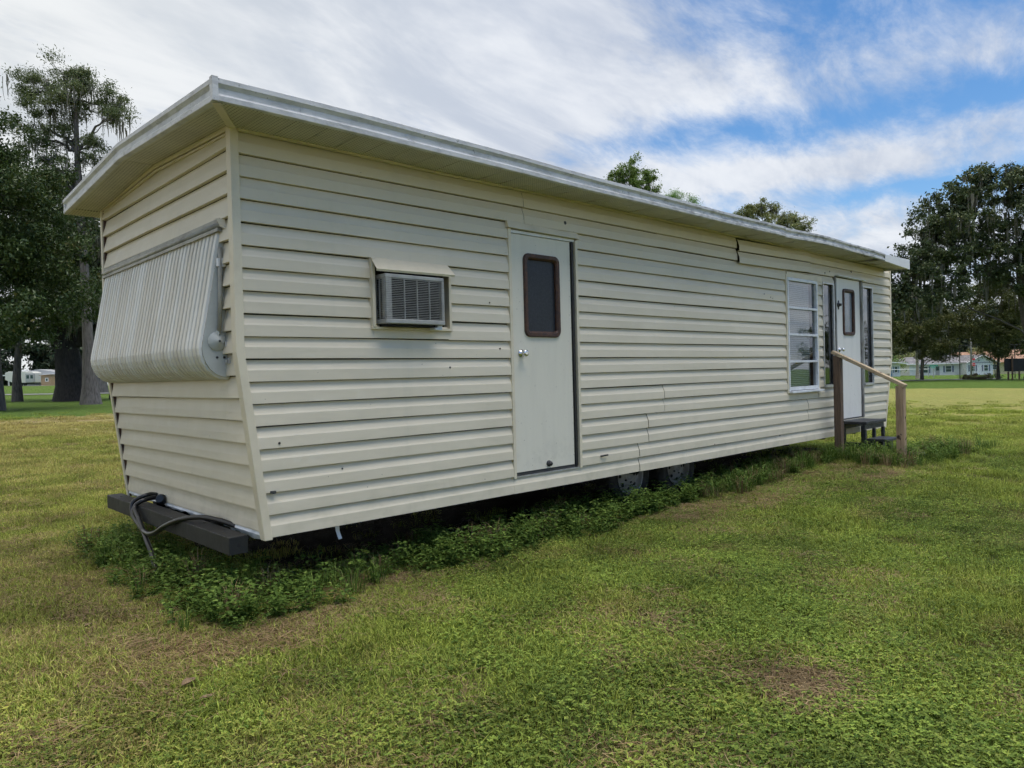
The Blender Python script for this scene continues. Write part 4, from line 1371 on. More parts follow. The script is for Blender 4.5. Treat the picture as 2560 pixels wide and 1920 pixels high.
tree('broadleaf_tree', 'dark leafy tree whose slim trunk stands second from the left edge', yard(-30.3, 45), tpath((0, 0, 0), (.0, 0, 1.5), (.15, .1, 4), (.2, 0, 8), (.1, 0, 12)), .23,
     [blob(.4, 0, 13, 2.2), blob(2.4, 0, 11.5, 2.2), blob(-1.4, .6, 11, 2.5), blob(1.0, -1, 9.2, 2.5), blob(3.3, .4, 9, 2.1), blob(3.6, 0, 6.8, 1.9), blob(-1, -.6, 7.5, 2.3), blob(1.4, -.8, 6.2, 2.0), blob(-2.4, 0, 5.2, 1.8), blob(2.6, .2, 5.0, 1.4)],
     'leaf_magnolia', 950, .19, 'bark', clump=.5, moss=110, mosslen=(.8, 2.4), spread=.48)
tree('leaning_oak', 'massive leaning old oak trunk, black and flared, with hanging moss', yard(-26.8, 45.2), tpath((0, 0, 0), (-.15, 0, .9), (-.38, 0, 2.1), (-.58, .1, 3.4), (-.72, .1, 4.6), (-.9, 0, 7)), .98,
     [blob(-.5, 0, 9.5, 2.2), blob(1.8, -.4, 8.2, 2.2), blob(3.4, .4, 7.2, 2.0), blob(3.8, -.2, 5.4, 1.5), blob(1.8, -1, 6.2, 1.8), blob(-.6, -1, 6.8, 1.9), blob(-2.2, 0, 7.4, 1.9), blob(.4, .6, 11.2, 2.0), blob(2.2, .2, 10.0, 1.8), blob(4.0, .5, 8.8, 1.5)],
     'leaf_magnolia', 1000, .18, 'bark_dark', clump=.45, flare=1.35, flute=.10, r1=.45, moss=170, mosslen=(.7, 2.2), lr=.3)
tree('bald_cypress', 'tall bald cypress with feathery flat top draped in grey moss', yard(-21.9, 38.2), tpath((0, 0, 0), (-.03, 0, 1.0), (-.05, 0, 3), (-.12, 0, 7), (-.25, 0, 11), (-.3, 0, 13.2), (-.3, 0, 15.6)), .33,
     [blob(-.5, 0, 17.2, 1.3, 1.2, .55), blob(-1.7, .3, 16.9, 1.3, 1.2, .5), blob(.6, -.2, 16.4, 1.2, 1.2, .55), blob(1.5, .3, 15.6, 1.0, 1, .5), blob(-2.4, -.2, 16.2, 1.1, 1, .55), blob(.2, .7, 15.4, 1.5, 1.3, .7), blob(-1.2, -.6, 15.4, 1.4, 1.2, .7), blob(-2.3, .4, 14.7, .9, .9, .6), blob(1.9, -.3, 14.9, .7, .7, .35),
      blob(1.4, .1, 11.2, .9, .8, .5), blob(.8, -.4, 10.6, .7, .7, .5), blob(-1.3, .3, 11.6, .9, .8, .6), blob(-1.9, 0, 12.8, .8, .7, .4), blob(1.0, .4, 12.2, .6, .6, .3), blob(-1, -.4, 10.0, .8, .8, .6), blob(-2.4, .2, 13.6, .9, .8, .5), blob(-1.5, 0, 10.9, 1.0, .8, .7), blob(.5, .2, 9.6, .8, .8, .6), blob(1.8, 0, 10.4, .7, .7, .4), blob(-2.2, 0, 11.6, .9, .8, .5), blob(.7, 0, 13.5, .8, .7, .5), blob(-1.0, .1, 13.9, .9, .8, .5), blob(.6, -.2, 12.6, .7, .7, .5), blob(-.7, 0, 12.2, .9, .7, .6)],
     'leaf_cypress', 2300, .15, 'bark_grey', clump=.30, flare=1.55, flute=.16, r1=.10, moss=150, mosslen=(.5, 1.8), aspect=.26, shell=.15, sat=1, mwidth=.035, lr=.42)
tree('background_tree', 'grey straight trunk standing farther off just right of the cypress', yard(-40.2, 72), tpath((0, 0, 0), (0, 0, 2), (0, 0, 6), (.2, 0, 12)), .42,
     [blob(0, 0, 14, 3), blob(2.5, 0, 12, 2.6), blob(-2, 0, 11.5, 2.6), blob(.5, -1, 9, 2.4), blob(-2.4, .5, 8, 2)], 'leaf_far', 150, .35, 'bark_grey', clump=.8, moss=60, mosslen=(1, 3))
tree('background_tree', 'small flared trunk at the lower left corner of the trailer', yard(-26.2, 48.5), tpath((0, 0, 0), (.05, 0, 1.2), (.2, 0, 3.2), (.3, 0, 6.4)), .22,
     [blob(.2, 0, 8, 1.8), blob(1.6, .3, 7, 1.6), blob(-1.2, 0, 6.9, 1.6), blob(.6, -.6, 5.6, 1.4)], 'leaf_magnolia', 300, .24, 'bark_dark', clump=.5, flare=1.9, moss=50, mosslen=(.6, 1.8))
# hanging-moss woods closing the view to the left
for i, (r_, f_, h_) in enumerate(((-96, 190, 15), (-118, 195, 17), (-135, 188, 16), (-108, 205, 20), (-84, 200, 18), (-74, 192, 15), (-146, 200, 19), (-100, 215, 22), (-127, 215, 22))):
    b = h_ / 16
    tree('distant_tree', ('far dark mossy tree in the wood behind the left-hand trunks'), yard(r_, f_), tpath((0, 0, 0), (0, 0, 3), (.3, 0, 7), (.3, 0, h_ * .7)), .4 * b,
         [blob(0, 0, h_ * .86, 4.6 * b), blob(4.6 * b, 0, h_ * .66, 4.2 * b), blob(-4.6 * b, 0, h_ * .64, 4.2 * b), blob(1.5, -2, h_ * .50, 4.4 * b), blob(-3.4, -2, h_ * .38, 3.6 * b), blob(4.5, -2, h_ * .36, 3.6 * b), blob(0, -1, h_ * .26, 3.4 * b), blob(5, 0, h_ * .16, 3.4 * b), blob(-5, 0, h_ * .16, 3.4 * b)],
         'leaf_far', 110, 1.0, 'bark_dark', group='woods behind the left-hand trunks', clump=1.5, moss=26, mosslen=(2, 5), mwidth=.3, aspect=.65)

# --- tree tops that show above the roof
tree('background_tree', 'bushy upright green tree top showing highest above the roof', yard(13.2, 78), tpath((0, 0, 0), (0, 0, 5), (-.2, 0, 12), (0, 0, 20)), .4,
     [blob(-.4, 0, 22.5, .8, .8, 1.3), blob(.3, 0, 23.1, .55, .6, 1.1), blob(-1.5, .2, 21.7, .8, .8, 1.0), blob(-2.2, 0, 20.8, .7, .7, .9), blob(1.4, 0, 21.4, .7, .7, 1.3), blob(2.2, .2, 21.1, .7, .7, 1.2), blob(.2, 0, 20.7, 1.3, 1.2, 1.2), blob(-1.2, 0, 19.5, 1.4, 1.3, 1.3), blob(1.4, 0, 19.3, 1.3, 1.3, 1.2), blob(0, 0, 17.5, 2.4, 2.2, 1.6)],
     'leaf_bright', 1300, .22, 'bark', clump=.34, sat=2, moss=40, mosslen=(.6, 1.6))
tree('background_tree', 'small fresh green pine top just above the roof edge', yard(22.2, 96), tpath((0, 0, 0), (0, 0, 6), (0, 0, 14), (0, 0, 21)), .35,
     [blob(0, 0, 24.4, 1.0, 1, .8), blob(-1.2, 0, 23.8, .9, .9, .7), blob(1.3, 0, 23.4, 1.0, .9, .6), blob(.2, 0, 22.8, 1.8, 1.6, .9), blob(0, 0, 20.6, 2.2, 2, 1.2)],
     'leaf_pine', 1300, .36, 'bark', clump=.5, aspect=.12)
tree('background_tree', 'brownish mossy oak top above the middle of the roof', yard(33.6, 100), tpath((0, 0, 0), (0, 0, 6), (0, 0, 13), (.2, 0, 18)), .45,
     [blob(.2, 0, 23.6, 1.5, 1.4, 1.0), blob(1.6, 0, 23.2, 1.1, 1.1, .9), blob(-1.3, 0, 22.8, 1.2, 1.2, .9), blob(-2.5, .2, 22.1, .8, .8, .6), blob(.6, 0, 21.8, 1.6, 1.5, 1.0), blob(0, 0, 19.1, 2.4, 2.2, 1.6)],
     'leaf_olive', 900, .24, 'bark', clump=.38, sat=2, moss=60, mosslen=(.8, 2.2))
tree('background_tree', 'low olive tree top nearest the far end of the roof', yard(37.2, 98), tpath((0, 0, 0), (0, 0, 6), (0, 0, 12), (.2, 0, 16)), .4,
     [blob(-.2, 0, 21.5, 1.0, 1, .8), blob(1.2, 0, 21.8, .9, .9, .7), blob(2.3, 0, 20.8, .9, .9, .7), blob(-1.6, 0, 21.1, .9, .9, .7), blob(.6, 0, 20.2, 1.8, 1.6, .9), blob(0, 0, 17.7, 2.4, 2.2, 1.4)],
     'leaf_olive', 900, .24, 'bark', clump=.38, sat=2, moss=40, mosslen=(.6, 1.8))

# --- great mossy live oak on the right
ob = yard(54.5, 76)
OAK = [(-6.0, 0, 19.4, 2.6), (-3.0, 1, 20.2, 2.6), (-.5, 0, 19.6, 2.6), (2.4, 0, 20.0, 3.0), (-8.6, 0, 18.4, 2.0), (-11.4, 0, 16.2, 1.9), (-10.0, 1, 14.0, 2.4), (-7.6, -1, 16.2, 2.6), (-1.4, -1, 16.4, 2.8), (2.4, -1, 16.6, 3.2),
       (-12.6, 0, 12.6, 2.0), (-15.2, .3, 12.0, 1.2), (-13.6, 0, 10.8, 1.8), (-10.2, -1.4, 11.4, 2.4), (-.6, -1.5, 13.0, 2.8), (3, -1.4, 13, 3), (-12.2, -.2, 8.6, 2.0), (-2.6, -1.2, 10.2, 2.4), (1.2, -1, 9.8, 2.6), (-14.6, .2, 8.6, 1.6), (-16.4, .3, 10.4, .9), (-16.0, 0, 7.4, 1.2), (-6.2, 0, 11.0, 1.9), (-5.4, 0, 15.2, 1.9), (-4.0, -1.4, 12.8, 2.1), (-8.4, 0, 9.4, 1.7), (-7.4, 0, 13.4, 1.8)]
tree('live_oak', 'huge spreading live oak hung with grey moss, right of the trailer', ob, tpath((0, 0, 0), (-.1, 0, 1.5), (-.3, 0, 3.5), (-1.0, 0, 6), (-1.6, 0, 9.5), (-1.8, 0, 14)), .95,
     [blob(b[0], b[1], b[2], b[3] * .88) for b in OAK], 'leaf_oak', 470, .29, 'bark', clump=.40, moss=460, mosslen=(.8, 2.8), flare=1.4, r1=.35, spread=.42, lr=.10, limb_min=10.3, aspect=.6, wigk=2.6, sat=7)
for (r_, f_, lab, bl_) in ((40.4, 84, 'olive-green young oak below the great oak, nearest the trailer end', [(0, 0, 6.6, 2.2), (-2, 0, 5.6, 2.0), (2.0, 0, 5.8, 2.0), (-1, -1, 4.4, 1.9), (1.6, -1, 4.2, 1.9), (0, .5, 8.4, 1.6), (-2.8, 0, 3.6, 1.4), (.6, -1, 3.0, 1.3)]),
                           (48.0, 86, 'olive-green young oak below the great oak, middle of three', [(0, 0, 7.4, 2.4), (-2.4, 0, 6.2, 2.1), (2.2, 0, 6.4, 2.2), (-1, -1, 4.8, 2.0), (1.8, -1, 4.6, 2.0), (.3, .5, 9.3, 1.7), (-.4, -1.2, 3.4, 1.4), (2.4, -.6, 3.2, 1.2)]),
                           (55.6, 84, 'olive-green young oak below the great oak, at the right edge', [(0, 0, 8.2, 2.6), (-2.6, 0, 6.6, 2.2), (2.4, 0, 7, 2.4), (-1, -1, 5.0, 2.2), (2, -1, 5.0, 2.2), (.3, .5, 10.4, 2.0), (-1.6, -1, 3.6, 1.4)])):
    tree('young_oak', lab, yard(r_, f_), tpath((0, 0, 0), (0, 0, 1.5), (.1, 0, 3.5), (.1, 0, 6)), .16,
         [blob(*b) for b in bl_], 'leaf_young_oak', 620, .25, 'bark', 'young oaks below the great oak', clump=.42, sat=3, moss=46, mosslen=(.8, 2.2))
# --- wood behind the right-hand houses
far_specs = [(70, 172, 15, 'leaf_far'), (78, 176, 17, 'leaf_far'), (87, 180, 16, 'leaf_far'), (95, 178, 12, 'leaf_far'), (103, 182, 14, 'leaf_far'), (112, 184, 15, 'leaf_far'), (121, 182, 14, 'leaf_far'), (130, 186, 16, 'leaf_far'), (82, 190, 22, 'leaf_far'), (108, 196, 22, 'leaf_far'), (62, 180, 17, 'leaf_far'), (126, 200, 22, 'leaf_far')]
for (r_, f_, h_, lf) in far_specs:
    b = h_ / 16
    tree('distant_tree', 'far dark tree in the wood behind the right-hand houses', yard(r_, f_), tpath((0, 0, 0), (0, 0, 3), (.3, 0, 7), (.3, 0, h_ * .7)), .35 * b,
         [blob(0, 0, h_ * .86, 4.4 * b), blob(4.6 * b, 0, h_ * .66, 4.2 * b), blob(-4.6 * b, 0, h_ * .62, 4.2 * b), blob(1.5, -2, h_ * .48, 4.2 * b), blob(-3.4, -2, h_ * .32, 3.6 * b), blob(4.5, -2, h_ * .3, 3.6 * b)],
         lf, 80, .75, 'bark_dark', group='wood behind the right-hand houses', clump=1.2)
for (r_, f_, h_, lab) in ((92, 164, 5.6, 'pale olive bush tree directly behind the grey roof ridge'), (86, 160, 4.4, 'rounded yellow-green bush tree behind the left part of the grey roof'), (109, 168, 6.4, 'yellow-olive bush tree behind the orange roof'), (72.5, 140, 3.4, 'bright green shrub between the white shed and the ranch house')):
    b = h_ / 6
    tree('bush_tree', lab, yard(r_, f_), tpath((0, 0, 0), (0, 0, .8), (0, 0, 2 * b), (0, 0, 4 * b)), .15,
         [blob(0, 0, 5 * b, 2.2 * b), blob(2.4 * b, 0, 4.2 * b, 2.0 * b), blob(-2.4 * b, 0, 4 * b, 2.0 * b), blob(.6, -1, 2.8 * b, 2.2 * b)],
         'leaf_olive' if h_ > 4 else 'leaf_bright', 130, .4, 'bark', clump=.6, cat='bush')
# trees beyond the right edge, seen only mirrored in the window panes
tree('roadside_oak', 'spreading oak off to the right, mirrored in the window panes', yard(106, 49), tpath((0, 0, 0), (0, 0, 2), (.2, 0, 4), (.2, 0, 6)), .5,
     [blob(0, 0, 8, 3), blob(4, 0, 6.5, 2.8), blob(-4, 0, 6.5, 2.8), blob(0, -4, 6, 2.8), blob(0, 4, 6, 2.8), blob(0, 0, 4.4, 3)], 'leaf_oak', 120, .4, 'bark', clump=.7)

# --- palm
pb = yard(55.2, 100); pz = g(*pb)
pm_ = root('palm_tree', (pb[0], pb[1], pz), 'slender pale palm trunk with drooping fronds before the ranch house', 'palm')
mb = MB(); pth = [(pb[0] + .1 * math.sin(i), pb[1], pz - .1 + i * .72) for i in range(10)]
trunk_mesh(mb, pth, [.21 - .006 * i for i in range(10)], 1.55, 12, 0, .05); mb.build('trunk', 'palm_bark', pm_, smooth=True)
top = Vector(pth[-1])
for i in range(16):
    a = 2 * math.pi * i / 16 + rnd.uniform(-.2, .2); L = rnd.uniform(1.2, 1.9); upk = rnd.uniform(-.8, .9)
    mb = MB(); pr = None; d = Vector((math.cos(a), math.sin(a), 0)); sd = Vector((-d.y, d.x, 0))
    for k in range(6):
        t = k / 5; p = top + d * L * t * .8 + Vector((0, 0, upk * t - 1.5 * t * t)); w_ = .04 + .24 * math.sin(math.pi * min(1, t * .9 + .1))
        cur = (p - sd * w_ - Vector((0, 0, w_ * .6)), p, p + sd * w_ - Vector((0, 0, w_ * .6)))
        if pr: mb.quad(pr[0], pr[1], cur[1], cur[0]); mb.quad(pr[1], pr[2], cur[2], cur[1])
        pr = cur
    o = mb.build('frond', 'palm_leaf', pm_)
    at = o.data.attributes.new('tint', 'FLOAT', 'FACE'); at.data.foreach_set('value', [rnd.random() for _ in o.data.polygons])

# ------------------------------------------------------------------ far buildings and street things
class YM(MB):
    """mesh builder in yard axes: x = right, y = ahead, z = up"""
    def build(s, *a, **k):
        s.v = [(*yard(v[0], v[1]), v[2]) for v in s.v]
        return MB.build(s, *a, **k)


simple_noise('white_wall', (0.72, 0.73, 0.72), (0.62, 0.63, 0.62), 0.7, 1.5)
simple_noise('bluewhite_wall', (0.72, 0.74, 0.77), (0.65, 0.67, 0.70), 0.7, 1.5)
simple_noise('yellow_wall', (0.66, 0.58, 0.34), (0.58, 0.50, 0.29), 0.8, 1.5)
simple_noise('grey_roof', (0.15, 0.145, 0.15), (0.24, 0.23, 0.23), 0.9, 1.2, bmp=.3)
simple_noise('orange_roof', (0.40, 0.235, 0.155), (0.31, 0.18, 0.12), 0.9, 1.2, bmp=.3)
material('shutter_blue', (0.11, 0.17, 0.29), 0.6)
material('shutter_slate', (0.15, 0.17, 0.24), 0.6)
material('blue_door', (0.09, 0.22, 0.36), 0.5)
material('house_glass', (0.03, 0.07, 0.06), 0.12)
material('white_paint', (0.78, 0.79, 0.80), 0.5)
material('grey_paint', (0.35, 0.36, 0.36), 0.6)
material('sign_red', (0.55, 0.02, 0.02), 0.4)
material('sign_green', (0.08, 0.35, 0.27), 0.4)
material('rv_cream', (0.66, 0.65, 0.58), 0.35)
material('rv_grey', (0.38, 0.39, 0.38), 0.4)
material('tan_ply', (0.42, 0.28, 0.17), 0.8)
material('flag_red', (0.5, 0.05, 0.05), 0.8)
material('flag_blue', (0.03, 0.05, 0.2), 0.8)
simple_noise('pole_wood', (0.27, 0.255, 0.24), (0.18, 0.17, 0.16), 0.9, 4, stretch=(3, 3, .4))


def house_window(parent, r0, r1, z0, z1, f, shut=None, gap=.12, sw=.32):
    fr = YM()
    fr.box(r0 - .08, r1 + .08, f - .06, f, z1, z1 + .09); fr.box(r0 - .08, r1 + .08, f - .09, f, z0 - .10, z0)
    fr.box(r0 - .08, r0, f - .06, f, z0, z1); fr.box(r1, r1 + .08, f - .06, f, z0, z1); fr.box(r0, r1, f - .05, f, (z0 + z1) / 2 - .03, (z0 + z1) / 2 + .03)
    w_ = fr.build('window', 'white_paint', parent)
    for (a, b) in ((z0, (z0 + z1) / 2 - .03), ((z0 + z1) / 2 + .03, z1)):
        p = YM(); p.box(r0, r1, f - .02, f - .005, a, b); p.build('pane', 'house_glass', w_)
    if shut:
        for a in (r0 - .08 - gap - sw, r1 + .08 + gap):
            s_ = YM(); s_.box(a, a + sw, f - .05, f, z0 - .08, z1 + .06); s_.build('shutter', shut, parent, bevel=.01)


# ranch house
f0 = 150.0; bz = g(*yard(90, f0)) - .1
hz = lambda h: bz + h
ranch = root('ranch_house', (*yard(90, f0 + 5), bz), 'low white ranch house with grey shingle roof and slate shutters', 'house')
m_ = YM(); m_.box(81.2, 91.5, f0, f0 + 9, bz - .6, hz(2.55)); m_.build('wall', 'white_wall', ranch)
m_ = YM(); m_.prism([(91.5, bz - .6), (96.8, bz - .6), (96.8, hz(2.55)), (94.6, hz(3.95)), (91.5, hz(2.75))], 'y', f0 - 2.2, f0 + 9); m_.build('gable_wall', 'bluewhite_wall', ranch)
m_ = YM(); m_.v = [(80.4, f0 - .6, hz(2.52)), (91.45, f0 - .6, hz(2.62)), (92.5, f0 + 4.4, hz(4.15)), (82.8, f0 + 4.4, hz(3.95)), (80.4, f0 + 9.6, hz(2.52)), (92.5, f0 + 9.6, hz(2.62))]
m_.f = [(0, 1, 2, 3), (3, 2, 5, 4), (0, 3, 4)]; m_.build('roof', 'grey_roof', ranch, solid=.1)
m_ = YM(); m_.box(80.3, 91.5, f0 - .68, f0 - .56, hz(2.38), hz(2.60)); m_.build('fascia', 'white_paint', ranch)
m_ = YM(); m_.v = [(91.2, f0 - 2.7, hz(2.55)), (94.6, f0 - 2.7, hz(4.10)), (94.6, f0 + 8, hz(4.10)), (91.2, f0 + 8, hz(2.55)), (97.9, f0 - 2.7, hz(2.42)), (97.9, f0 + 8, hz(2.42))]
m_.f = [(0, 1, 2, 3), (1, 4, 5, 2)]; m_.build('gable_roof', 'grey_roof', ranch, solid=.1)
m_ = YM(); m_.bar((91.2, f0 - 2.78, hz(2.50)), (94.6, f0 - 2.78, hz(4.04)), .1, .2, up=(0, 1, 0)); m_.bar((94.6, f0 - 2.78, hz(4.04)), (97.9, f0 - 2.78, hz(2.36)), .1, .2, up=(0, 1, 0)); m_.build('bargeboard', 'white_paint', ranch)
m_ = YM(); m_.box(91.6, 96.9, f0 - 2.26, f0 - 2.2, hz(2.46), hz(2.56)); m_.build('gable_band', 'shutter_slate', ranch)
house_window(ranch, 83.6, 84.9, hz(.72), hz(1.95), f0, 'shutter_slate')
house_window(ranch, 88.6, 89.7, hz(.80), hz(1.98), f0, 'shutter_slate')
house_window(ranch, 92.3, 93.1, hz(.85), hz(2.0), f0 - 2.2, 'shutter_slate', sw=.26)
house_window(ranch, 95.0, 95.75, hz(.85), hz(2.0), f0 - 2.2, 'shutter_slate', sw=.26)
m_ = YM(); m_.box(86.5, 87.3, f0 - .04, f0, hz(.05), hz(2.05)); d_ = m_.build('door', 'grey_paint', ranch)
m_ = YM(); m_.box(86.6, 87.2, f0 - .06, f0 - .04, hz(1.1), hz(1.9)); m_.build('pane', 'house_glass', d_)
m_ = YM(); m_.box(85.9, 86.3, f0 + 4.2, f0 + 4.8, hz(3.8), hz(4.3)); m_.box(90.2, 91.2, f0 + 3.6, f0 + 4.4, hz(4.02), hz(4.18)); m_.build('roof_vent', 'white_paint', ranch)

# blue-white shed
f1 = 135.0; bz1 = g(*yard(70, f1)) - .08
shed = root('white_shed', (*yard(69.8, f1 + 2), bz1), 'small pale shed with blue door and white flat roof beside the trailer end', 'shed')
m_ = YM(); m_.box(66.5, 71.4, f1, f1 + 4, bz1 - .5, bz1 + 2.35); m_.build('wall', 'bluewhite_wall', shed)
m_ = YM(); m_.v = [(65.8, f1 - .9, bz1 + 2.95), (72.3, f1 - .9, bz1 + 2.42), (72.3, f1 + 4.6, bz1 + 2.55), (65.8, f1 + 4.6, bz1 + 3.3)]; m_.f = [(0, 1, 2, 3)]; m_.build('roof', 'white_paint', shed, solid=.2)
m_ = YM(); m_.box(69.35, 69.85, f1 - .05, f1, bz1 + .02, bz1 + 1.95); m_.build('door', 'blue_door', shed)
house_window(shed, 70.35, 70.8, bz1 + .85, bz1 + 1.85, f1, 'shutter_blue', .02, .16)

# yellow house
f2 = 164.0; bz2 = g(*yard(110, f2)) + .1
yh = root('yellow_house', (*yard(112, f2 + 5), bz2), 'pale yellow house with long orange-brown roof behind the scoreboard', 'house')
m_ = YM(); m_.box(105.6, 128, f2, f2 + 9, bz2 - 1, bz2 + 2.6); m_.build('wall', 'yellow_wall', yh)
m_ = YM(); m_.v = [(99.5, f2 - .8, bz2 + 2.5), (129, f2 - .8, bz2 + 2.7), (129, f2 + 4.5, bz2 + 5.6), (101.5, f2 + 4.5, bz2 + 4.9), (129, f2 + 10, bz2 + 2.6), (99.5, f2 + 10, bz2 + 2.6)]
m_.f = [(0, 1, 2, 3), (3, 2, 4, 5)]; m_.build('roof', 'orange_roof', yh, solid=.12)
m_ = YM(); m_.box(99.5, 129, f2 - .86, f2 - .74, bz2 + 2.34, bz2 + 2.56); m_.build('fascia', 'tan_ply', yh)
house_window(yh, 106.9, 108.3, bz2 + 1.0, bz2 + 2.0, f2)
m_ = YM(); m_.box(109.9, 110.4, f2 - .25, f2, bz2 + 1.1, bz2 + 1.7); m_.build('meter_box', 'grey_paint', yh)

# tall ball-field fence
ff = 92.0
fence = root('tall_fence', (*yard(58, ff), g(*yard(58, ff))), 'tall dark ball-field fence of thin posts behind the hedge', 'fence')
prev = None
for r_ in (56.1, 60.5, 63.0, 66.5):
    z0_ = g(*yard(r_, ff)); m_ = YM(); m_.tube([(r_, ff, z0_ - .2), (r_, ff, z0_ + 4.25)], .055, 8); m_.build('post', 'dark_metal', fence)
for a, b in ((56.1, 60.5), (60.5, 63.0), (63.0, 66.5)):
    m_ = YM(); m_.tube([(a, ff, g(*yard(a, ff)) + 4.2), (b, ff, g(*yard(b, ff)) + 4.2)], .03, 6); m_.build('top_rail', 'dark_metal', fence)
m_ = YM()
for a, b in ((56.1, 60.5), (60.5, 63.0), (63.0, 66.5)):
    n = int((b - a) / .32)
    for i in range(n):
        x_ = a + (b - a) * i / n
        for s_ in (1, -1):
            e = x_ + s_ * 1.9
            t_ = 1.0
            if e > b: t_ = (b - x_) / 1.9
            if e < a: t_ = (x_ - a) / 1.9
            za = g(*yard(x_, ff)) + .1
            m_.tube([(x_, ff, za), (x_ + s_ * 1.9 * t_, ff, za + 4.05 * t_)], .0035, 3, False)
o = m_.build('wire_mesh', 'dark_metal', fence); o['kind'] = 'stuff'

# scoreboard seen from behind
fs = 80.0; gs = g(*yard(55, fs))
sb = root('scoreboard', (*yard(55.8, fs), gs), 'black scoreboard back on timber posts at the right edge', 'scoreboard')
zb0, zb1 = gs + .92, gs + 2.32
for i in range(9):
    m_ = YM(); m_.box(53.65 + i * .48, 53.65 + i * .48 + .465, fs, fs + .06, zb0 + rnd.uniform(-.02, .02), zb1 + rnd.uniform(-.02, .02)); m_.build('board', 'black_paint', sb)
for (r_, zt) in ((54.0, .92), (54.45, 2.55), (55.2, .92), (56.0, 2.5), (57.4, 2.5)):
    m_ = YM(); m_.box(r_ - .06, r_ + .06, fs - .14, fs - .01, gs - .3, gs + zt); m_.build('post', 'post_dark_wood', sb)

# hedge
hb = root('hedge', (*yard(54.2, 86), g(*yard(54.2, 86))), 'low brown clipped hedge on the far lawn by the tall fence', 'hedge')
hgz = g(*yard(54.2, 86))
P, T_ = crown_points([(*yard(52.8 + i * .42, 86 + .1 * (i % 2)), hgz + .34, .42, .4, .36) for i in range(8)], 2600, .16, .3)
leaf_object('foliage', 'leaf_hedge', hb, P, .11 * (.6 + .8 * rng.random(len(P))), T_)
P, T_ = crown_points([(*yard(56.6 + i * .5, 87), hgz + .22, .35, .35, .25) for i in range(3)], 1500, .16, .3)
leaf_object('foliage', 'leaf_far', hb, P, .12 * (.6 + .8 * rng.random(len(P))), T_)
m_ = YM(); [m_.tube([(52.8 + i * .6, 86, hgz - .05), (52.8 + i * .6, 86, hgz + .4)], .03, 6) for i in range(6)]; m_.build('stem', 'bark', hb)


def text_mesh(name, txt, size, mat, parent, origin, u, v):
    cu = bpy.data.curves.new(name, 'FONT'); cu.body = txt; cu.size = size; cu.align_x = 'CENTER'; cu.align_y = 'CENTER'; cu.extrude = .004
    ob_ = bpy.data.objects.new(name, cu); C.objects.link(ob_)
    dg = bpy.context.evaluated_depsgraph_get(); me = bpy.data.meshes.new_from_object(ob_.evaluated_get(dg))
    bpy.data.objects.remove(ob_)
    u, v = Vector(u), Vector(v); n_ = u.cross(v); o0 = ORG[parent.name]
    for vt in me.vertices:
        vt.co = Vector(origin) + u * vt.co.x + v * vt.co.y + n_ * vt.co.z - o0
    return link_mesh(name, me, mat, parent)


# stop sign, street-name sign, utility pole
fp = 140.0; rp = 87.55; gp = g(*yard(rp, fp))
ss = root('stop_sign', (*yard(rp + .1, fp - .6), gp), 'red octagonal stop sign on a post in front of the utility pole', 'sign')
m_ = YM(); m_.box(rp + .07, rp + .13, fp - .6, fp - .55, gp - .2, gp + 3.2); m_.build('post', 'grey_paint', ss)
oc = [(rp + .1 + .40 * math.cos(R(22.5 + 45 * i)), gp + 2.05 + .40 * math.sin(R(22.5 + 45 * i))) for i in range(8)]
m_ = YM(); m_.prism(oc, 'y', fp - .63, fp - .605); m_.build('border', 'white_paint', ss)
oc = [(rp + .1 + .36 * math.cos(R(22.5 + 45 * i)), gp + 2.05 + .36 * math.sin(R(22.5 + 45 * i))) for i in range(8)]
m_ = YM(); m_.prism(oc, 'y', fp - .65, fp - .632); m_.build('plate', 'sign_red', ss)
yo = Vector((*yard(rp + .1, fp - .665), gp + 2.05))
text_mesh('lettering', 'STOP', .30, 'white_paint', ss, yo, Vector((.72572, -.68786, 0)), Vector((0, 0, 1)))
m_ = YM(); m_.box(rp - .16, rp + .36, fp - .64, fp - .61, gp + 2.85, gp + 3.2); m_.build('plaque', 'sign_red', ss)
up_ = root('utility_pole', (*yard(rp, fp), gp), 'grey wooden utility pole rising behind the stop sign', 'pole')
m_ = YM(); m_.tube([(rp, fp, gp - .3), (rp + .02, fp, gp + 5), (rp, fp, gp + 9.5)], [.17, .15, .12], 10); m_.build('shaft', 'pole_wood', up_, smooth=True)
m_ = YM(); m_.bar((rp - 1.1, fp, gp + 9.0), (rp + 1.1, fp, gp + 9.0), .1, .12); m_.build('crossarm', 'pole_wood', up_)
for (zz, zl) in ((8.9, 6.2), (8.2, 5.4)):
    pts = [(rp + (40 - rp) * t, fp + 6 * t, gp + zz + (zl - zz + 1.0) * t - 1.1 * 4 * t * (1 - t) * .4) for t in [i / 12 for i in range(13)]]
    m_ = YM(); m_.tube(pts, .018, 4); m_.build('wire', 'grey_paint', up_)
fn = 112.0; rn = 64.3; gn = g(*yard(rn, fn))
sn = root('street_name_sign', (*yard(rn, fn), gn), 'green street-name blades on a short grey post on the far lawn', 'sign')
m_ = YM(); m_.box(rn - .05, rn + .05, fn, fn + .08, gn - .2, gn + 1.35); m_.build('post', 'grey_paint', sn)
m_ = YM(); m_.box(rn - .65, rn + .65, fn - .03, fn - .005, gn + 1.66, gn + 1.86); m_.build('blade', 'sign_green', sn)
m_ = YM(); m_.obox((rn, fn + .04, gn + 1.48), (.5, .4, 0), (.012, -.015, 0), (0, 0, .1)); m_.build('blade', 'sign_green', sn)
m_ = YM(); m_.box(rn - .03, rn + .03, fn + .081, fn + .11, gn + 1.3, gn + 1.86); m_.build('bracket', 'grey_paint', sn)
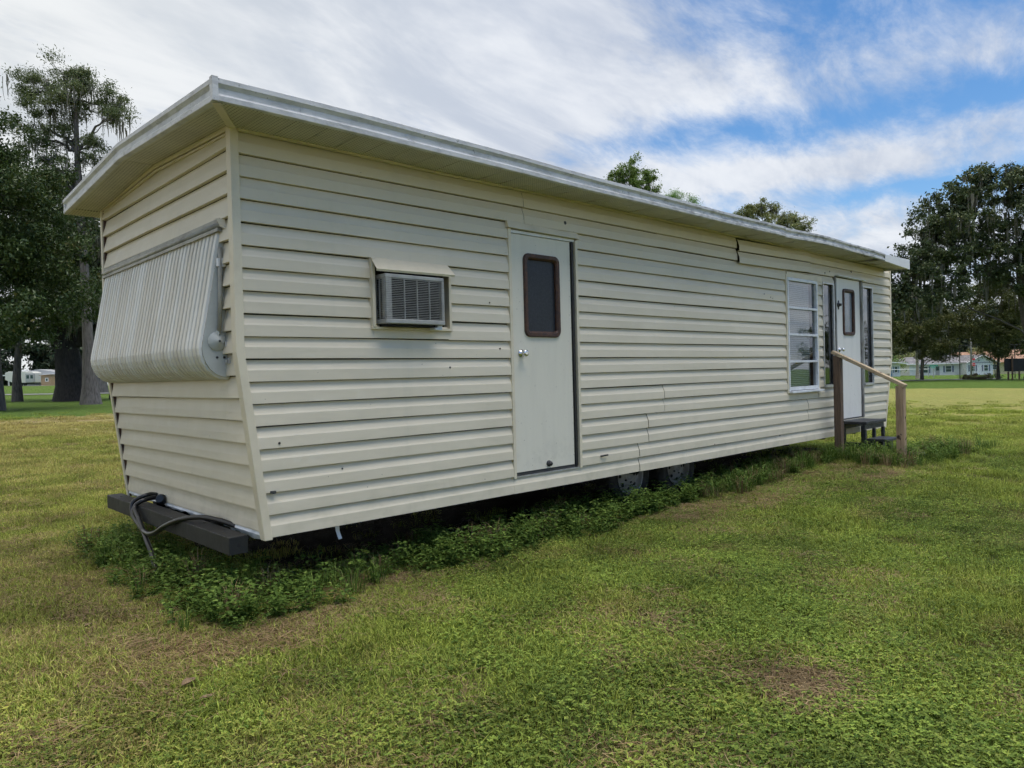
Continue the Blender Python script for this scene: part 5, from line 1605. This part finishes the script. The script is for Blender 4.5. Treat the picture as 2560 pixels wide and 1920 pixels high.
pr_ = root('pipe_rail', (*yard(60, fn + 1), g(*yard(60, fn + 1))), 'single pale pipe rail on thin posts across the far lawn', 'rail')
m_ = YM(); m_.tube([(54.5, fn + 1, g(*yard(54.5, fn)) + 1.25), (64.2, fn + 1, g(*yard(64.2, fn)) + 1.28)], .045, 8); m_.build('rail', 'white_paint', pr_)
for r_ in (54.6, 58.6, 64.1):
    z_ = g(*yard(r_, fn + 1)); m_ = YM(); m_.tube([(r_, fn + 1, z_ - .2), (r_, fn + 1, z_ + 1.22)], .04, 8); m_.build('post', 'grey_paint', pr_)
fl = root('flagpole', (*yard(96.0, 165), g(*yard(96, 165))), 'thin flagpole with small limp striped flag behind the grey roof', 'flagpole')
zf = g(*yard(96, 165)); m_ = YM(); m_.tube([(96, 165, zf - .1), (96, 165, zf + 6.6)], .05, 8); m_.build('pole', 'white_paint', fl)
for i in range(7):
    m_ = YM(); m_.v = [(96.0, 165, zf + 6.4 - i * .12), (95.75, 164.9, zf + 6.1 - i * .15), (95.55, 165.1, zf + 5.7 - i * .15), (95.55, 165.1, zf + 5.55 - i * .15), (95.75, 164.9, zf + 5.95 - i * .15), (96.0, 165, zf + 6.28 - i * .12)]
    m_.f = [(0, 1, 4, 5), (1, 2, 3, 4)]; m_.build('flag_stripe', 'flag_red' if i % 2 == 0 else 'white_paint', fl, solid=.01)

# left side: camper, carport house, plywood shed, far house, bench
fc = 170.0; gc = g(*yard(-111, fc))
rvc = root('camper_trailer', (*yard(-112.5, fc + 3), gc), 'cream camper trailer parked by the far house between the left trunks', 'camper')
m_ = YM(); m_.prism([(-117.2, gc + 1.5), (-115.2, gc + .75), (-110.3, gc + .75), (-110.3, gc + 3.0), (-111.2, gc + 3.35), (-116.4, gc + 3.45), (-117.2, gc + 3.1)], 'y', fc, fc + 2.6); m_.build('body', 'rv_cream', rvc, bevel=.08)
m_ = YM(); m_.box(-112.15, -110.2, fc - .5, fc - .02, gc + .8, gc + 2.9); so = m_.build('slide_out', 'rv_grey', rvc, bevel=.05)
m_ = YM(); m_.box(-111.9, -111.3, fc - .52, fc - .505, gc + 1.7, gc + 2.5); m_.box(-111.0, -110.4, fc - .52, fc - .505, gc + 1.7, gc + 2.5); m_.build('pane', 'house_glass', so)
m_ = YM(); m_.prism([(-114.6 + .55 * math.cos(a), gc + 2.45 + .13 * math.sin(a) + .1 * math.cos(a)) for a in [i * .52 for i in range(12)]], 'y', fc - .012, fc - .004); m_.build('decal', 'grey_paint', rvc)
m_ = YM(); m_.box(-113.8, -112.8, fc + .8, fc + 1.6, gc + 3.42, gc + 3.66); m_.build('roof_unit', 'white_paint', rvc, bevel=.04)
for r_ in (-113.6, -112.7):
    m_ = YM(); m_.lathe((r_, fc + .1, gc + .36), (0, -1, 0), [(-.2, .36), (0, .36), (.01, .2), (0.0, 0)], 18); m_.build('wheel', 'tyre', rvc)
m_ = YM(); m_.box(-115.4, -110.6, fc + .3, fc + 2.3, gc + .5, gc + .745); m_.build('chassis', 'underbody', rvc)
hsl = root('carport_house', (*yard(-111, fc + 8), gc), 'white house with open carport behind the parked camper', 'house')
m_ = YM(); m_.box(-110.1, -107.2, fc + 4, fc + 9, gc - .3, gc + 2.5); m_.build('wall', 'bluewhite_wall', hsl)
m_ = YM(); m_.box(-121, -104.8, fc + 3, fc + 10, gc + 2.5, gc + 2.75); m_.build('roof', 'white_paint', hsl)
m_ = YM(); m_.prism([(-120, gc + 2.75), (-112, gc + 3.9), (-106, gc + 2.75)], 'y', fc + 4, fc + 9); m_.build('roof_gable', 'grey_paint', hsl)
for r_ in (-118.6, -117.4, -106.4):
    m_ = YM(); m_.box(r_ - .12, r_ + .12, fc + 3.2, fc + 3.44, gc - .2, gc + 2.5); m_.build('post', 'white_paint', hsl)
m_ = YM(); m_.box(-120, -110.1, fc + 9, fc + 9.2, gc - .2, gc + 2.5); m_.build('rear_wall', 'bluewhite_wall', hsl)
m_ = YM(); m_.box(-109.3, -108.7, fc + 3.9, fc + 3.99, gc + .9, gc + 1.9); m_.build('window', 'house_glass', hsl)
ps = root('plywood_shed', (*yard(-106, fc - 2), gc), 'tan plywood shed with white framed window left of the big trunk', 'shed')
m_ = YM(); m_.box(-107.6, -105.3, fc - 2, fc, gc - .3, gc + 2.3); m_.build('wall', 'tan_ply', ps)
m_ = YM(); m_.v = [(-107.9, fc - 2.3, gc + 2.32), (-105.1, fc - 2.3, gc + 2.5), (-105.1, fc + .3, gc + 2.5), (-107.9, fc + .3, gc + 2.32)]; m_.f = [(0, 1, 2, 3)]; m_.build('roof', 'tan_ply', ps, solid=.1)
m_ = YM(); m_.box(-106.6, -105.9, fc - 2.05, fc - 2.0, gc + .9, gc + 1.75); wn = m_.build('window', 'white_paint', ps)
m_ = YM(); m_.box(-106.45, -106.05, fc - 2.07, fc - 2.05, gc + 1.05, gc + 1.6); m_.build('pane', 'house_glass', wn)
fh = root('far_house', (*yard(-96, fc + 4), gc), 'white far house with grey gable glimpsed between trunk and trailer', 'house')
m_ = YM(); m_.prism([(-101, gc - .3), (-91, gc - .3), (-91, gc + 2.5), (-96.5, gc + 3.6), (-101, gc + 2.5)], 'y', fc + 2, fc + 9); m_.build('wall', 'bluewhite_wall', fh)
m_ = YM(); m_.v = [(-101.5, fc + 1.5, gc + 2.4), (-96.5, fc + 1.5, gc + 3.75), (-90.5, fc + 1.5, gc + 2.4), (-101.5, fc + 9, gc + 2.4), (-96.5, fc + 9, gc + 3.75), (-90.5, fc + 9, gc + 2.4)]; m_.f = [(0, 1, 4, 3), (1, 2, 5, 4)]; m_.build('roof', 'grey_paint', fh, solid=.12)
house_window(fh, -94.0, -92.9, gc + .9, gc + 2.0, fc + 2)
house_window(fh, -100.0, -99.1, gc + .9, gc + 2.0, fc + 2)
bn = root('white_bench', (*yard(-51.4, 93), g(*yard(-51.4, 93))), 'plain white bench on the far lawn at the trailer corner', 'bench')
gb = g(*yard(-51.4, 93))
m_ = YM(); m_.box(-52.2, -50.8, 93, 93.4, gb + .52, gb + .58); m_.build('seat', 'white_paint', bn)
m_ = YM(); m_.box(-52.2, -50.8, 93.42, 93.46, gb + .62, gb + .9); m_.build('backrest', 'white_paint', bn)
for r_ in (-52.05, -50.95):
    m_ = YM(); m_.box(r_ - .04, r_ + .04, 93.02, 93.10, gb - .05, gb + .52); m_.build('leg', 'white_paint', bn)
    m_ = YM(); m_.box(r_ - .04, r_ + .04, 93.34, 93.42, gb - .05, gb + .9); m_.build('leg', 'white_paint', bn)

# ------------------------------------------------------------------ lawn blades, clover, weeds
def fbm(x, y, s, seed):
    r_ = np.random.default_rng(seed); o = np.zeros_like(x)
    for k in range(10):
        a = r_.uniform(0, 6.28); f = s * r_.uniform(.5, 2.4); o += np.sin((x * np.cos(a) + y * np.sin(a)) * f + r_.uniform(0, 6.28))
    return o / 10 ** .5


def proto(name, V, F, tint, mat):
    me = bpy.data.meshes.new(name); me.from_pydata(V, [], F)
    at = me.attributes.new('tint', 'FLOAT', 'FACE'); at.data.foreach_set('value', tint)
    me.materials.append(MAT[mat])
    return bpy.data.objects.new(name, me)


def blade(V, F, T_, x, y, h, w_, lean, az_, tint, curl=.5):
    d = (math.cos(az_), math.sin(az_)); s_ = (-d[1], d[0]); n = len(V)
    mx, my, mz = x + d[0] * lean * .35, y + d[1] * lean * .35, h * .6
    tx, ty, tz = x + d[0] * lean, y + d[1] * lean, h * (1 - curl * .25)
    V += [(x - s_[0] * w_, y - s_[1] * w_, -.01), (x + s_[0] * w_, y + s_[1] * w_, -.01), (mx - s_[0] * w_ * .8, my - s_[1] * w_ * .8, mz), (mx + s_[0] * w_ * .8, my + s_[1] * w_ * .8, mz), (tx, ty, tz)]
    F += [(n, n + 1, n + 3, n + 2), (n + 2, n + 3, n + 4)]; T_ += [tint, tint]


def leaf(V, F, T_, c, d, w_, L, tint, fold=.15):
    """ovate leaf from c along d"""
    d = Vector(d).normalized(); s_ = d.cross(Vector((0, 0, 1)))
    if s_.length < .05: s_ = Vector((1, 0, 0))
    s_.normalize(); u = s_.cross(d); c = Vector(c); n = len(V)
    V += [tuple(c), tuple(c + d * L * .35 + s_ * w_ + u * L * fold), tuple(c + d * L * .75 + s_ * w_ * .7 + u * L * fold * .8), tuple(c + d * L), tuple(c + d * L * .75 - s_ * w_ * .7 + u * L * fold * .8), tuple(c + d * L * .35 - s_ * w_ + u * L * fold)]
    F += [(n, n + 1, n + 2, n + 3), (n, n + 3, n + 4, n + 5)]; T_ += [tint, tint * .85]


def make_grass_protos():
    out = []
    for v in range(5):
        V, F, T_ = [], [], []
        for i in range(95):
            rr = .15 * math.sqrt(rnd.random()); a = rnd.uniform(0, 6.28); h = rnd.uniform(.022, .062)
            blade(V, F, T_, rr * math.cos(a), rr * math.sin(a), h, rnd.uniform(.0013, .0025), rnd.uniform(.012, .055), rnd.uniform(0, 6.28), rnd.random())
        out.append(proto('grass_tuft', V, F, T_, 'grass_blade'))
    return out


def make_clover_protos():
    out = []
    for v in range(5):
        V, F, T_ = [], [], []
        for i in range(58):
            rr = .15 * math.sqrt(rnd.random()); a = rnd.uniform(0, 6.28); h = rnd.uniform(.008, .055)
            c = (rr * math.cos(a), rr * math.sin(a), h); b0 = rnd.uniform(0, 6.28); t = rnd.random(); s_ = rnd.uniform(.7, 1.25)
            for k in range(rnd.choice((2, 3, 3))):
                an = b0 + k * 2.1; leaf(V, F, T_, c, (math.cos(an), math.sin(an), rnd.uniform(-.3, .45)), .0042 * s_, .0120 * s_, t)
        for i in range(30):
            rr = .14 * math.sqrt(rnd.random()); a = rnd.uniform(0, 6.28)
            blade(V, F, T_, rr * math.cos(a), rr * math.sin(a), rnd.uniform(.03, .07), .0016, rnd.uniform(.01, .05), rnd.uniform(0, 6.28), rnd.random())
        out.append(proto('clover_patch', V, F, T_, 'clover_leaf'))
    return out


def make_thatch_protos():
    out = []
    for v in range(4):
        V, F, T_ = [], [], []
        for i in range(110):
            rr = .15 * math.sqrt(rnd.random()); a = rnd.uniform(0, 6.28); d = rnd.uniform(0, 6.28); L = rnd.uniform(.04, .13); x, y = rr * math.cos(a), rr * math.sin(a); z = rnd.uniform(.006, .03); w_ = rnd.uniform(.0007, .0013)
            n = len(V); dx_, dy_ = math.cos(d), math.sin(d); b_ = rnd.uniform(-.3, .3)
            mx, my = x + dx_ * L * .5 - dy_ * L * b_ * .4, y + dy_ * L * .5 + dx_ * L * b_ * .4
            V += [(x - dy_ * w_, y + dx_ * w_, z), (x + dy_ * w_, y - dx_ * w_, z), (mx - dy_ * w_, my + dx_ * w_, z + .006), (mx + dy_ * w_, my - dx_ * w_, z + .005), (x + dx_ * L, y + dy_ * L, rnd.uniform(.0, .03))]
            F += [(n, n + 1, n + 3, n + 2), (n + 2, n + 3, n + 4)]; t = rnd.random(); T_ += [t, t]
        out.append(proto('thatch_patch', V, F, T_, 'thatch_blade'))
    return out


def make_weed_protos():
    out = []
    for v in range(7):
        V, F, T_ = [], [], []
        for s_ in range(rnd.randint(2, 4)):
            az_ = rnd.uniform(0, 6.28); H_ = rnd.uniform(.10, .26); ln = rnd.uniform(.03, .10); bx_, by_ = rnd.uniform(-.05, .05), rnd.uniform(-.05, .05)
            n = 6
            for k in range(n + 1):
                t = k / n; c = (bx_ + math.cos(az_) * ln * t * t, by_ + math.sin(az_) * ln * t * t, H_ * t)
                if k == 0: continue
                for q_ in range(3 if k == n else 2):
                    an = k * 1.57 + q_ * (2.1 if k == n else 3.14) + rnd.uniform(-.4, .4); L = rnd.uniform(.026, .062) * (1 - .25 * t)
                    leaf(V, F, T_, (c[0] + math.cos(an) * .012, c[1] + math.sin(an) * .012, c[2]), (math.cos(an), math.sin(an), rnd.uniform(-.35, .35)), L * .34, L, rnd.random() * .75 + .25 * t)
            blade(V, F, T_, bx_, by_, H_ * .95, .0018, ln, az_, .1)
        out.append(proto('weed_plant', V, F, T_, 'weed_leaf'))
    return out


def make_tall_protos():
    out = []
    for v in range(4):
        V, F, T_ = [], [], []
        for i in range(34):
            a = rnd.uniform(0, 6.28); rr = .05 * rnd.random(); h = rnd.uniform(.12, .32)
            blade(V, F, T_, rr * math.cos(a), rr * math.sin(a), h, rnd.uniform(.0018, .0034), rnd.uniform(.04, .20), a + rnd.uniform(-.8, .8), rnd.random(), 1.0)
        out.append(proto('tall_grass_tuft', V, F, T_, 'weed_leaf' if v < 3 else 'thatch_blade'))
    return out


def scatter(name, protos, pts, scale, label=None):
    """one object: points carrying turn, size and kind; each point takes one small plant"""
    n = len(pts)
    me = bpy.data.meshes.new(name); me.vertices.add(n); me.vertices.foreach_set('co', pts.astype(np.float32).reshape(-1))
    for nm, ty, val in (('turn', 'FLOAT', rng.uniform(0, 6.28, n)), ('size', 'FLOAT', scale), ('kindno', 'INT', rng.integers(0, len(protos), n))):
        at = me.attributes.new(nm, ty, 'POINT'); at.data.foreach_set('value', val.astype(np.float32 if ty == 'FLOAT' else np.int32))
    o = bpy.data.objects.new(name, me); C.objects.link(o); ORG[o.name] = Vector((0, 0, 0))
    tr = bpy.data.node_groups.new(name + '_nodes', 'GeometryNodeTree')
    tr.interface.new_socket('Geometry', in_out='INPUT', socket_type='NodeSocketGeometry'); tr.interface.new_socket('Geometry', in_out='OUTPUT', socket_type='NodeSocketGeometry')
    N, L = tr.nodes, tr.links
    gi, go = N.new('NodeGroupInput'), N.new('NodeGroupOutput'); jn = N.new('GeometryNodeJoinGeometry')
    def attr(nm, ty):
        a = N.new('GeometryNodeInputNamedAttribute'); a.data_type = ty; a.inputs['Name'].default_value = nm; return a.outputs['Attribute']
    tn, sz, kd = attr('turn', 'FLOAT'), attr('size', 'FLOAT'), attr('kindno', 'INT')
    cx = N.new('ShaderNodeCombineXYZ'); L.new(tn, cx.inputs[2])
    m2p = N.new('GeometryNodeMeshToPoints'); L.new(gi.outputs[0], m2p.inputs['Mesh'])
    for k, p in enumerate(protos):
        oi = N.new('GeometryNodeObjectInfo'); oi.inputs['Object'].default_value = p; oi.inputs['As Instance'].default_value = True
        cmpn = N.new('FunctionNodeCompare'); cmpn.data_type = 'INT'; cmpn.operation = 'EQUAL'; L.new(kd, cmpn.inputs['A'] if 'A' in cmpn.inputs else cmpn.inputs[2]); 
        for s_ in cmpn.inputs:
            if s_.enabled and s_.type == 'INT':
                if s_.name == 'A' and not s_.is_linked: L.new(kd, s_)
                if s_.name == 'B': s_.default_value = k
        ip = N.new('GeometryNodeInstanceOnPoints'); L.new(m2p.outputs[0], ip.inputs['Points']); L.new(cmpn.outputs[0], ip.inputs['Selection']); L.new(oi.outputs['Geometry'], ip.inputs['Instance'])
        L.new(cx.outputs[0], ip.inputs['Rotation']); L.new(sz, ip.inputs['Scale']); L.new(ip.outputs[0], jn.inputs[0])
    L.new(jn.outputs[0], go.inputs[0])
    md = o.modifiers.new('plants', 'NODES'); md.node_group = tr
    o['kind'] = 'stuff'
    if label: o['label'] = label
    return o


def cone_points(rho0, d0, p, dmin=1.5, dmax=36.0, half=R(56)):
    """random points over the lawn in front of the photographer, thinning with distance"""
    ds = np.linspace(dmin, dmax, 400); rho = rho0 * np.minimum(1, (d0 / ds) ** p); w_ = rho * ds
    n = int(np.sum(w_) * (ds[1] - ds[0]) * 2 * half)
    cdf = np.cumsum(w_); cdf /= cdf[-1]
    d = np.interp(rng.random(n), cdf, ds); a = rng.uniform(-half, half, n)
    r_ = d * np.sin(a); f = d * np.cos(a)
    x = .72572 * r_ + .68786 * f; y = -.68786 * r_ + .72572 * f
    return x, y, d, r_


def under(x, y): return (x > 2.15) & (x < 11.7) & (y > 4.55) & (y < 6.75)


def bare(x, y): return ((x - 2.93) / .20) ** 2 + ((y - 1.45) / .13) ** 2 < rng.uniform(.4, 1.3, len(x))


def lift(x, y): return np.stack([x, y, gz(x, y)], 1)


x, y, d, r_ = cone_points(190, 4.5, 1.2)
cl = fbm(x, y, 1.6, 3) * .75 + np.clip(r_ * .36, -1.3, .50) - .06 - sstep(8, 16, d) * 1.2
is_cl = cl + rng.normal(0, .6, len(x)) > 0
keep = (~under(x, y) | (rng.random(len(x)) < .06)) & (rng.random(len(x)) > sstep(12, 36, d)) & ~bare(x, y)
m1 = keep & ~is_cl
scatter('grass', make_grass_protos(), lift(x[m1], y[m1]), rng.uniform(.75, 1.25, m1.sum()) * (1 + .5 * sstep(6, 20, d[m1])), 'short patchy yellow-green lawn grass in the foreground')
m2 = keep & is_cl & (d < 16)
scatter('clover', make_clover_protos(), lift(x[m2], y[m2]), rng.uniform(.62, 1.08, m2.sum()) * (1 + .4 * sstep(6, 16, d[m2])), 'low broad-leaved clover carpeting the lawn')
x, y, d, r_ = cone_points(42, 4.5, 1.25, dmax=18)
th = fbm(x, y, 2.2, 9) * .6 - r_ * .10 + rng.normal(0, .4, len(x))
k = (th > .35) & ~under(x, y)
xs_, ys_ = list(x[k]), list(y[k])
for (cx, cy, sx, sy, n) in ((2.45, 4.12, .55, .18, 150), (7.3, 3.85, .9, .22, 170), (5.9, 4.05, .5, .15, 60), (9.0, 3.35, .6, .2, 70), (1.7, 3.75, .4, .14, 130), (1.1, 4.9, .25, .6, 90), (2.93, 1.45, .10, .07, 26), (.9, 6.2, .3, .5, 60), (3.2, 4.6, .9, .3, 60)):
    xs_ += list(rng.normal(cx, sx, n)); ys_ += list(rng.normal(cy, sy, n))
xs_, ys_ = np.array(xs_), np.array(ys_)
scatter('thatch', make_thatch_protos(), lift(xs_, ys_), rng.uniform(.8, 1.35, len(xs_)), 'dry straw-coloured thatch lying on the lawn')


def patch(specs):
    X, Y_ = [], []
    for (x0, x1, y0, y1, n) in specs:
        X.append(rng.uniform(x0, x1, n)); Y_.append(rng.uniform(y0, y1, n))
    return np.concatenate(X), np.concatenate(Y_)


x, y = patch([(2.9, 5.6, 4.02, 4.62, 300), (3.0, 5.2, 3.85, 4.15, 70), (5.4, 6.9, 4.0, 4.4, 110), (1.5, 2.05, 4.2, 6.9, 105), (1.45, 1.95, 5.9, 7.1, 30), (1.35, 1.8, 4.2, 5.4, 28), (1.55, 2.25, 3.8, 4.5, 70), (9.3, 10.0, 3.1, 4.15, 130), (10.0, 11.3, 3.0, 3.5, 50), (6.9, 9.4, 3.95, 4.6, 110), (2.2, 2.9, 4.0, 4.4, 12), (10.2, 11.6, 2.9, 3.5, 40)])
edge = rng.random(len(x))
scatter('weeds', make_weed_protos(), lift(x, y), rng.uniform(.4, 1.05, len(x)), 'leafy green weeds along the foot of the trailer')
x, y = patch([(7.1, 9.6, 3.95, 4.6, 150), (6.2, 7.2, 3.85, 4.2, 14), (9.2, 10.0, 3.0, 4.2, 50), (10.0, 11.4, 2.9, 3.4, 26), (1.4, 2.1, 4.0, 7.0, 40), (3.0, 5.2, 4.1, 4.7, 40), (11.2, 12.6, 2.8, 3.6, 18), (1.7, 2.9, 3.95, 4.4, 18)])
scatter('tall_grass', make_tall_protos(), lift(x, y), rng.uniform(.55, 1.15, len(x)), 'unmown long grass around the wheels and steps')

# fallen leaves
simple_noise('dead_leaf', (0.22, 0.15, 0.085), (0.12, 0.075, 0.04), 0.8, 40)
for (r_, f_, s_, lab) in ((-1.47, 3.25, .055, 'larger curled brown fallen leaf on the foreground lawn'), (-1.33, 3.10, .035, 'smaller flat brown fallen leaf nearest the camera'), (-2.35, 4.0, .035, 'dark fallen leaf lying far left on the lawn')):
    px_, py_ = yard(r_, f_); pz_ = g(px_, py_) + .035; mb = MB(); n = 7; a0 = rnd.uniform(0, 6)
    for i in range(n):
        t = i / (n - 1) - .5; w_ = s_ * .42 * math.cos(t * 2.7)
        for q_ in (-1, 0, 1):
            lx, ly = t * s_ * 1.5, q_ * w_
            mb.v.append((px_ + lx * math.cos(a0) - ly * math.sin(a0), py_ + lx * math.sin(a0) + ly * math.cos(a0), pz_ + abs(q_) * w_ * .7 + t * t * s_ * .5))
    for i in range(n - 1):
        for q_ in range(2):
            a = i * 3 + q_; mb.f.append((a, a + 1, a + 4, a + 3))
    tag(mb.build('fallen_leaf', 'dead_leaf', None, solid=.001), lab, 'leaf', 'fallen leaves on the lawn')
